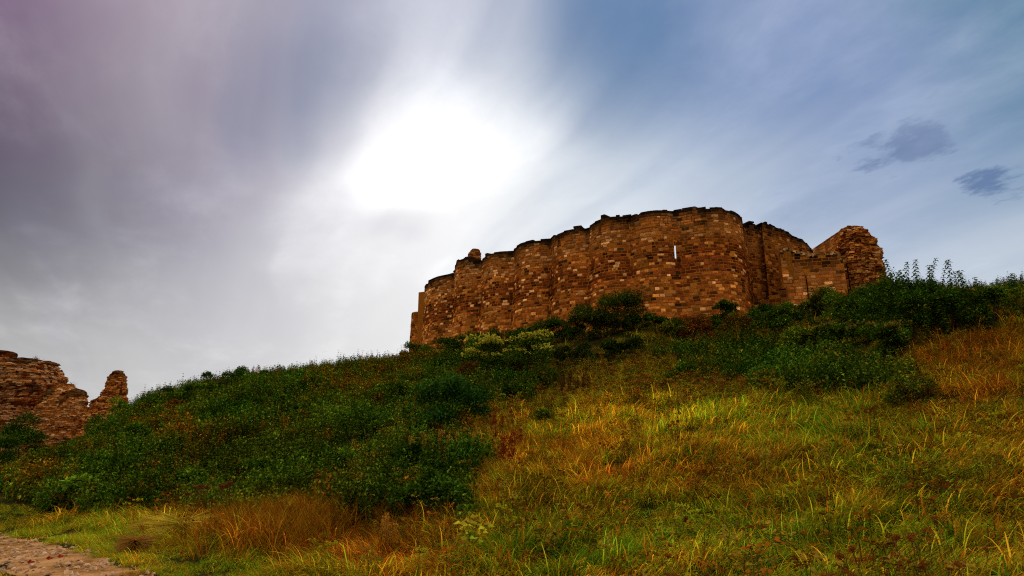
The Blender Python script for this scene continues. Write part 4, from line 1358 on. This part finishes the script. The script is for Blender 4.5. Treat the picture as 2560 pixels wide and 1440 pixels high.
# --- long grass
x, y, z, px_, py_, r_ = scatter(90000, 3.2, 60, 1.35)
net = inside(POLY_NETTLE, px_, py_); net2 = inside(POLY_NETTLE2, px_, py_); scr = inside(POLY_SCRUB, px_, py_)
pd = path_dist(x, y)
edge = pd + .25 * fbm(x, y, .9, 2)
keep = (edge > .76) & ~((net | net2) & (rng.uniform(0, 1, len(x)) > .05)) & ~(scr & (rng.uniform(0, 1, len(x)) > .25)) & (py_ < 1750) & ~near_shrub(x, y, -.1, .5)
clump = fbm(x, y, 1.1, 6) + .6 * fbm(x, y, .45, 8)
keep &= rng.uniform(-1.6, 1.0, len(x)) < clump * 1.3 + .28
x, y, z, px_, py_, r_, clump = (a[keep] for a in (x, y, z, px_, py_, r_, clump))
tone = .44 + spots(TONE, px_, py_, 4) + .14 * fbm(x, y, 3.2, 3) + .10 * fbm(x, y, .9, 5) + rng.normal(0, .06, len(x))
bri = np.clip(1.65 + spots(TONE, px_, py_, 5) + .28 * fbm(x, y, 1.4, 9) + rng.normal(0, .10, len(x)), .4, 3.2)
yaw = math.radians(-90) + 1.25 * np.tanh(3.5 * (fbm(x, y, 2.4, 12) + .35 * fbm(x, y, .8, 13))) + rng.normal(0, .38, len(x))
rot = np.stack([rng.normal(0, .12, len(x)), rng.normal(0, .12, len(x)), yaw], 1)
scl = np.clip((.85 + .30 * clump) * rng.uniform(.75, 1.25, len(x)), .45, 1.4) * np.clip(.95 + r_ / 70, 1, 1.5)
near_path = np.clip((path_dist(x, y) - .9) / 1.6, .45, 1)
lib = library('grass_tufts', [grass_tuft(100 + i, 44, .20, .46, .22, lean=(.7, .85, 1.0, 1.1, 1.2, .9)[i]) for i in range(6)])
field('grass', 'long bent autumn grass covering the open slope, green to rusty orange', 'grass', lib, np.stack([x, y, z], 1), rot, scl * near_path,
      np.stack([tone, bri, np.zeros(len(x))], 1), 6)
print('grass', len(x))

# --- upright rusty grass, taller and finer
x, y, z, px_, py_, r_ = scatter(30000, 6, 30, 1.0)
w = np.exp(-(((px_ - 740) / 230) ** 2 + ((py_ - 1325) / 55) ** 2)) + .35 * np.exp(-(((px_ - 1400) / 160) ** 2 + ((py_ - 1120) / 45) ** 2)) + .3 * np.exp(-(((px_ - 2440) / 140) ** 2 + ((py_ - 870) / 60) ** 2))
keep = (rng.uniform(0, 1, len(x)) < w) & (path_dist(x, y) > 1.6)
x, y, z, px_ = (a[keep] for a in (x, y, z, px_))
lib = library('straw_tufts', [grass_tuft(140 + i, 22, .5, .9, .12, .25, .0045) for i in range(4)])
field('dry_grass', 'upright rusty dry grass in drifts at the edge of the nettles', 'grass', lib, np.stack([x, y, z], 1), np.stack([rng.normal(0, .1, len(x)), rng.normal(0, .1, len(x)), rng.uniform(0, 6.28, len(x))], 1),
      rng.uniform(.7, 1.15, len(x)), np.stack([np.clip(rng.normal(.76, .08, len(x)), .55, .92), rng.uniform(.7, 1.3, len(x)), np.zeros(len(x))], 1), 4)
print('dry', len(x))

# --- nettles
x, y, z, px_, py_, r_ = scatter(60000, 9, 82, .80)
net = inside(POLY_NETTLE, px_, py_); net2 = inside(POLY_NETTLE2, px_, py_); scr = inside(POLY_SCRUB, px_, py_) & (rng.uniform(0, 1, len(x)) < .4)
beyond = (y > 55) & (px_ < 1100) & ~((x < -34) & (y > 58)) & (rng.uniform(0, 1, len(x)) < .7)
keep = (net | net2 | scr | beyond) & (path_dist(x, y) > 1.9) & ~near_shrub(x, y)
gap = fbm(x, y, 2.2, 22) + .5 * fbm(x, y, .8, 25)
keep &= rng.uniform(-2.2, .6, len(x)) < gap + .5
# nothing grows inside the castle wall
keep &= ~((y > 53 + np.maximum(0, 12 - x) * .75) & (x > -7) & (x < 30))
x, y, z, px_, py_, r_, gap, scr = (a[keep] for a in (x, y, z, px_, py_, r_, gap, scr))
RUST = [(440, 1105, 100, 30, 1.0), (1000, 920, 70, 25, .8), (900, 990, 130, 25, .7), (790, 945, 120, 12, .7), (420, 1020, 50, 25, .9), (640, 955, 60, 10, .7), (90, 1220, 90, 40, 1.0), (250, 1150, 80, 20, .4), (1730, 830, 90, 25, .9), (2120, 840, 60, 20, .5), (1270, 905, 60, 20, .4), (820, 1125, 14, 8, 1.5)]
rust = np.clip(spots(RUST, px_, py_, 4) + .35 * fbm(x, y, 3.0, 31) + .05, 0, 1)
rust = (rng.uniform(0, 1, len(x)) < rust * .85)
t = np.where(rust[:, None], np.array([2.6, .75, .8]), np.array([1., 1., 1.])) * (1 + .55 * fbm(x, y, 4.5, 33) + .25 * fbm(x, y, 1.6, 37) + rng.normal(0, .30, len(x)))[:, None] * .85
t *= np.where(scr, .8, 1.0)[:, None]
t[:, 0] *= 1 + .35 * fbm(x, y, 6, 35)
lib = library('nettle_plants', [nettle(200 + i, (.75, .9, .8, .95, .7)[i], (.115, .10, .12, .11, .125)[i], 8, PAL_MID) for i in range(5)])
field('nettles', 'dense green nettle bed covering the shaded side of the hill', 'nettles', lib, np.stack([x, y, z], 1),
      np.stack([rng.normal(0, .12, len(x)), rng.normal(0, .12, len(x)), rng.uniform(0, 6.28, len(x))], 1), np.clip((.9 + .28 * gap) * rng.uniform(.7, 1.2, len(x)), .4, 1.5) * np.clip(.8 + r_ / 75, .9, 1.5) * np.where(scr, .7, 1.0) * np.where(x < -34, .55, 1.0), np.clip(t, .2, 3), 5)
print('nettles', len(x))

# --- weeds in the grass
x, y, z, px_, py_, r_ = scatter(26000, 5, 52, .9)
w = .06 + spots([(1500, 950, 240, 50, .55), (1650, 960, 200, 60, .6), (1300, 1060, 150, 50, .4), (1800, 990, 200, 40, .35), (1150, 1120, 80, 30, .4), (2300, 860, 160, 40, .5), (2450, 780, 120, 25, .5), (1750, 810, 160, 20, .7), (1500, 1000, 200, 30, .3)], px_, py_, 4)
keep = (rng.uniform(0, 1, len(x)) < w) & (path_dist(x, y) > 2) & ~(inside(POLY_NETTLE, px_, py_) & (rng.uniform(0, 1, len(x)) > .9)) & ~inside(POLY_NETTLE2, px_, py_)
x, y, z, px_, py_ = (a[keep] for a in (x, y, z, px_, py_))
t = np.ones((len(x), 3)) * rng.uniform(.6, 1.2, (len(x), 1)) * (1 + .3 * fbm(x, y, 2.5, 51))[:, None]
lib = library('weed_plants', [forb(300, .6, G_LIT, STRAW), forb(301, .7, (.10, .095, .012), ORNG), forb(302, .5, G_YEL, (.34, .26, .03)), forb(303, .65, G_MID, R_BRN), forb(304, .7, (.11, .06, .012), R_BRN), forb(305, .55, G_LIT, G_YEL)])
field('weeds', 'mixed wild weeds and flat flower heads scattered through the grass', 'weeds', lib, np.stack([x, y, z], 1), np.stack([rng.normal(0, .1, len(x)), rng.normal(0, .1, len(x)), rng.uniform(0, 6.28, len(x))], 1),
      rng.uniform(.55, 1.15, len(x)), t, 6)
print('weeds', len(x))

# --- bramble trails
x, y, z, px_, py_, r_ = scatter(9000, 5, 34, .9)
w = spots([(2330, 1180, 110, 90, .30), (2480, 1080, 110, 60, .30), (2290, 960, 120, 25, .6), (2150, 1110, 120, 40, .16), (2000, 1000, 120, 25, .35), (2420, 830, 120, 30, .4), (1450, 1020, 60, 12, .4), (1900, 1260, 200, 60, .05), (2000, 1400, 200, 60, .05)], px_, py_, 4)
keep = rng.uniform(0, 1, len(x)) < w * .8
x, y, z, px_, py_ = (a[keep] for a in (x, y, z, px_, py_))
lib = library('bramble_plants', [bramble(400 + i) for i in range(4)])
field('brambles', 'low arching bramble trails with small pale leaves lying over the grass', 'brambles', lib, np.stack([x, y, z - .02], 1), np.stack([np.zeros(len(x)), np.zeros(len(x)), rng.uniform(0, 6.28, len(x))], 1),
      rng.uniform(.5, 1.0, len(x)), np.ones((len(x), 3)) * rng.uniform(.6, 1.15, (len(x), 1)), 4)
print('brambles', len(x))

# --- loose chalk stones on the path
accs = []
def pebble(seed):
    r = np.random.default_rng(seed); acc = Acc()
    V = np.array([(x, y, z) for x in (-1, 1) for y in (-1, 1) for z in (-.6, .6)], float) * r.uniform(.6, 1.1, (8, 3))
    V = np.concatenate([V, [[0, 0, .95], [1.3, 0, 0], [-1.3, 0, 0], [0, 1.3, 0], [0, -1.3, 0]]])
    q = [(0, 1, 3, 2), (4, 6, 7, 5), (0, 4, 5, 1), (2, 3, 7, 6), (1, 5, 7, 3)]
    mid = [10, 9, 12, 11, 8]; F = []
    for (a, b, c, d), m in zip(q, mid): F += [(a, b, m), (b, c, m), (c, d, m), (d, a, m)]
    acc.add(V, F, np.array((.66, .38, .18)) * r.uniform(.6, 1.15))
    return acc.mesh('pebble', M_RUBBLE)


s = rng.uniform(0, len(pc) - 1.01, 9000); i0 = s.astype(int); f = (s - i0)[:, None]
q_ = pc[i0] * (1 - f) + pc[i0 + 1] * f + nr[i0] * rng.normal(0, .55, len(s))[:, None]
dens_ = fbm(q_[:, 0], q_[:, 1], 1.2, 61)
k_ = (dens_ + rng.uniform(-.7, .7, len(s)) > -.1) & (path_dist(q_[:, 0], q_[:, 1]) < .85)
q_ = q_[k_]
lib = library('chalk_pebbles', [pebble(500 + i) for i in range(5)])
field('gravel', 'pale loose chalk and flint stones strewn along the path', 'gravel', lib, np.concatenate([q_, (ground(q_[:, 0], q_[:, 1]) + .03)[:, None]], 1), rng.uniform(-.6, .6, (len(q_), 3)) * np.array([1, 1, 6]),
      np.clip(rng.lognormal(-4.2, .6, len(q_)), .006, .06), np.ones((len(q_), 3)), 5)


# --- tall leafy shoots on the ridge: arching leaf pairs up a straight stem
def shoot_meshes(seed, h, leaf):
    r = np.random.default_rng(seed); a1, a2 = Acc(), Acc()
    z = np.linspace(0, 1, 8); ln = r.normal(0, .16, 2)
    P = np.stack([ln[0] * z ** 2 * h, ln[1] * z ** 2 * h, z * h], 1)
    tube(a1, P, .014, .004, (.035, .022, .012), 5)
    k = int(h / .085)
    for i in range(k):
        f = .12 + .88 * i / (k - 1); c = np.array([np.interp(f, z, P[:, j]) for j in range(3)])
        for q in range(3):
            a = i * 1.1 + q * 2.09 + r.uniform(-.3, .3); sz = leaf * (1.2 - .5 * f) * r.uniform(.85, 1.2)
            side = np.array([math.cos(a), math.sin(a), .35])
            # a curled leaf: two blades end to end
            leaves(a2, c[None], side[None], np.array([[0, 0, 1.]]), sz, sz * .75, .16, .5, pick(r, PAL_DARK, 1))
    return a1.mesh('stem', M_BARK), a2.mesh('foliage', M_LEAF)


for k, (px_, top_) in enumerate([(2236, 678), (2250, 690), (2264, 672), (2282, 668), (2304, 667), (2323, 666), (2342, 675), (2356, 680), (2372, 694), (2393, 668), (2408, 690), (2424, 692), (2447, 688), (2462, 704), (2479, 708), (2493, 714), (2534, 690), (2546, 712)]):
    D_ = 26.5 + 1.8 * math.sin(k * 2.1)
    p = stand(px_, D_); h_ = max(.5, at(px_, top_, D_).z - p.z)
    a, b = shoot_meshes(700 + k, h_ * 1.05, .15 + .06 * math.sin(k * 1.3) ** 2)
    t_ = thing('leafy_shoot', 'straight leafy shoot with curled leaf pairs rising above the ridge bushes', 'shoot', tuple(p), 'leafy shoots on the ridge')
    link('stem', a, t_); link('foliage', b, t_)

# --- yellow-green sapling in the foreground grass
p = stand(1175, 11.6); r = np.random.default_rng(800)
sap = thing('young_sapling', 'young yellow green sapling with large drooping leaves in the grass', 'sapling', tuple(p))
a1, a2 = Acc(), Acc()
for k in range(6):
    d_ = np.array([r.normal(0, .22), r.normal(0, .2), 1.0]); h_ = r.uniform(.45, .68)
    t_ = np.linspace(0, 1, 5)[:, None]; P = d_ * t_ * h_ + np.array([[d_[0] * .2, d_[1] * .2, 0]]) * t_ ** 2
    tube(a1, P, .008, .003, (.10, .07, .02), 4)
    m = 13; f = np.linspace(.25, 1, m); c = np.stack([np.interp(f, t_[:, 0], P[:, i]) for i in range(3)], 1); a = np.arange(m) * 2.4 + k
    col = pick(r, [(4, (.40, .40, .02)), (2, (.26, .34, .02)), (1, (.52, .38, .02))], m)
    col[f > .93] = (.42, .28, .02)
    leaves(a2, c, np.stack([np.cos(a), np.sin(a), np.full(m, .1)], 1), r.normal(0, .35, (m, 3)) + np.array([0, -.8, .7]), r.uniform(.11, .17, m), r.uniform(.055, .08, m), .12, .3, col)
link('stem', a1.mesh('stem', M_BARK), sap); link('foliage', a2.mesh('foliage', M_LEAF), sap)


# --- dry flowering stalks
def stalk(seed, h, head_col, leaf_col, leafy=10, hr=.036, stem=(.09, .035, .014), plume=False):
    r = np.random.default_rng(seed); a1, a2, a3 = Acc(), Acc(), Acc()
    z = np.linspace(0, 1, 6); ln = r.normal(0, .10, 2)
    P = np.stack([ln[0] * z ** 2 * h, ln[1] * z ** 2 * h, z * h - .03], 1)
    tube(a1, P, .006, .003, stem, 4)
    f = r.uniform(.25, .92, leafy); c = np.stack([np.interp(f, z, P[:, i]) for i in range(3)], 1); a = r.uniform(0, 6.28, leafy)
    leaves(a2, c, np.stack([np.cos(a), np.sin(a), r.uniform(-.3, .5, leafy)], 1), np.tile([0, 0, 1.], (leafy, 1)), r.uniform(.06, .12, leafy), r.uniform(.02, .035, leafy), .12, .35, vary(leaf_col, leafy, r, .35))
    nb = 6 if not plume else 14
    for b in range(nb):
        f0 = r.uniform(.72, .97) if not plume else r.uniform(.4, 1.0)
        s = np.array([np.interp(f0, z, P[:, i]) for i in range(3)]); az_ = r.uniform(0, 6.28)
        e = s + np.array([math.cos(az_) * .06, math.sin(az_) * .06, .06 + (P[-1, 2] - s[2]) * .8]) if not plume else s + np.array([math.cos(az_) * .04, math.sin(az_) * .04, .03])
        tube(a1, np.stack([s, (s + e) / 2 + np.array([0, 0, -.01]), e]), .003, .002, stem, 3)
        m = 26; rr_ = hr * r.uniform(0, 1, m) ** .5; a = r.uniform(0, 6.28, m)
        cc = e + np.stack([np.cos(a) * rr_, np.sin(a) * rr_, r.uniform(-.03, .04, m)], 1)
        leaves(a3, cc, np.stack([np.cos(a), np.sin(a), r.uniform(-.2, .8, m)], 1), r.normal(0, .6, (m, 3)) + np.array([0, -.6, .6]), max(.012, hr * .95), max(.010, hr * .8), .1, .1, vary(head_col, m, r, .35))
    return a1.mesh('stem', M_BARK), a2.mesh('foliage', M_LEAF), a3.mesh('flower_head', M_LEAF)


def stalks(name, label, cat, group, spots_, hrange, head, leafc, seed, nvar=4, **kw):
    var = [stalk(seed + i, 1.0, head, leafc, **kw) for i in range(nvar)]
    for k, (px_, D_) in enumerate(spots_):
        p = stand(px_, D_)
        t_ = thing(name, label, cat, tuple(p), group, rotz=k * 1.9, scale=random.uniform(*hrange))
        for nm, me in zip(('stem', 'foliage', 'flower_head'), var[k % nvar]): link(nm, me, t_)


rr = np.random.default_rng(900)
stalks('dry_flower_stalk', 'dry rust red flower stalk in the clump among foreground grass', 'flower stalk', 'rusty flower stalks in the near grass',
       [(2090 + 22 * i + rr.uniform(-14, 14), rr.uniform(5.6, 6.9)) for i in range(18)], (.42, .66), (.24, .070, .014), (.30, .16, .018), 910, leafy=26, hr=.026)
stalks('dark_seed_stalk', 'thin dark dead seed stalk standing in the open grass', 'seed stalk', 'dark dead stalks on the open slope',
       [(1612, 16.5), (1630, 16.2), (1652, 16.0), (1672, 16.4), (1694, 16.1), (1700, 16.9), (1722, 16.2), (1735, 16.6), (1790, 17.0), (1600, 17.4), (1480, 20.5), (1500, 20.8), (1520, 20.4), (1545, 21)], (.75, 1.15), (.13, .05, .014), (.09, .045, .012), 930, leafy=6, hr=.010, stem=(.035, .018, .01))
stalks('red_dock_stalk', 'reddish brown dock stalk beside the dark glossy shrub', 'dock', 'dock stalks at the nettle edge',
       [(1262, 17.5), (1272, 17.1), (1250, 18), (1282, 17.6), (1268, 19.5), (1240, 21.5), (1300, 20.4), (1256, 22.5), (1225, 23.5), (1285, 23)], (.8, 1.25), (.26, .045, .012), (.18, .06, .014), 950, leafy=14, plume=True)
stalks('brown_seed_stalk', 'tall brown seed stalk in the weeds below the ivy bush', 'seed stalk', 'brown seed stalks below the ivy',
       [(1420, 29), (1428, 28.6), (1436, 29.2), (1446, 28.8), (1458, 29.4), (1412, 29.6), (1470, 29), (1404, 28.7)], (1.0, 1.5), (.13, .05, .014), (.10, .05, .014), 970, leafy=14, plume=True)
stalks('orange_seed_plant', 'plant of pale orange fluffy seed heads at the edge of the rusty grass', 'seed plant', 'pale orange seed plants',
       [(958, 12.2), (966, 12.1), (972, 12.25), (950, 12.3), (978, 12.2)], (.5, .72), (.52, .25, .035), (.22, .13, .02), 990, leafy=8, plume=True)
stalks('golden_plume', 'golden dried flower plume in front of the dark glossy shrub', 'flower stalk', 'golden plumes below the dark shrub',
       [(1035, 21.5), (1058, 20.8), (1100, 20.5), (1118, 20.2), (1130, 20.6), (1090, 21.2), (1145, 20.9), (1180, 20.4)], (.8, 1.15), (.42, .22, .03), (.12, .10, .014), 1010, leafy=10, plume=True)
stalks('path_stalk', 'dry brown stalk beside the straw tufts near the path', 'seed stalk', 'brown stalks near the path',
       [(497, 15.6), (522, 15.4), (540, 15.7), (512, 16.2), (575, 15.9), (455, 16.3)], (.7, 1.05), (.15, .045, .014), (.12, .05, .014), 1030, leafy=10)

# --- straw tussocks by the path
for k, (px_, D_, s_, lab_) in enumerate([(452, 15.3, 1.25, 'pale straw tussock, roundest of those by the path'), (392, 16.4, 1.0, 'smaller straw tussock just above the rounded one'), (335, 14.2, .65, 'rusty straw tussock leaning over the edge of the path')]):
    acc = Acc(); r = np.random.default_rng(1100 + k); n = 420
    a = r.uniform(0, 6.28, n); el = r.uniform(.35, 1.35, n); L = r.uniform(.35, .6, n) * s_
    d_ = np.stack([np.cos(a) * np.cos(el), np.sin(a) * np.cos(el), np.sin(el)], 1)
    leaves(acc, d_ * .05, d_, np.tile([0, 0, 1.], (n, 1)) + .01, L, .016, .1, .75, vary([(.62, .46, .04), (.55, .40, .035), (.42, .20, .03)][k], n, r, .4))
    tag(link('straw_tussock', acc.mesh('straw_tussock', M_LEAF), None, tuple(stand(px_, D_))), lab_, 'tussock')
# --- fallen red leaves at the path edge
r = np.random.default_rng(1200)
for k, (px_, D_) in enumerate([(118, 12.6), (146, 12.8), (70, 12.2)]):
    acc = Acc(); p = stand(px_, D_)
    leaves(acc, np.zeros((2, 3)), np.array([[1, .2, .5], [-.4, .6, .6]]), np.array([[0, -.5, 1.], [0, -.6, 1.]]), .10, .075, .12, .1, vary((.26, .022, .010), 2, r))
    tag(link('fallen_leaf', acc.mesh('fallen_leaf', M_LEAF), None, (p.x, p.y, p.z + .10)), 'curled red leaf lying at the grassy edge of the path', 'leaf', 'red leaves at the path edge')
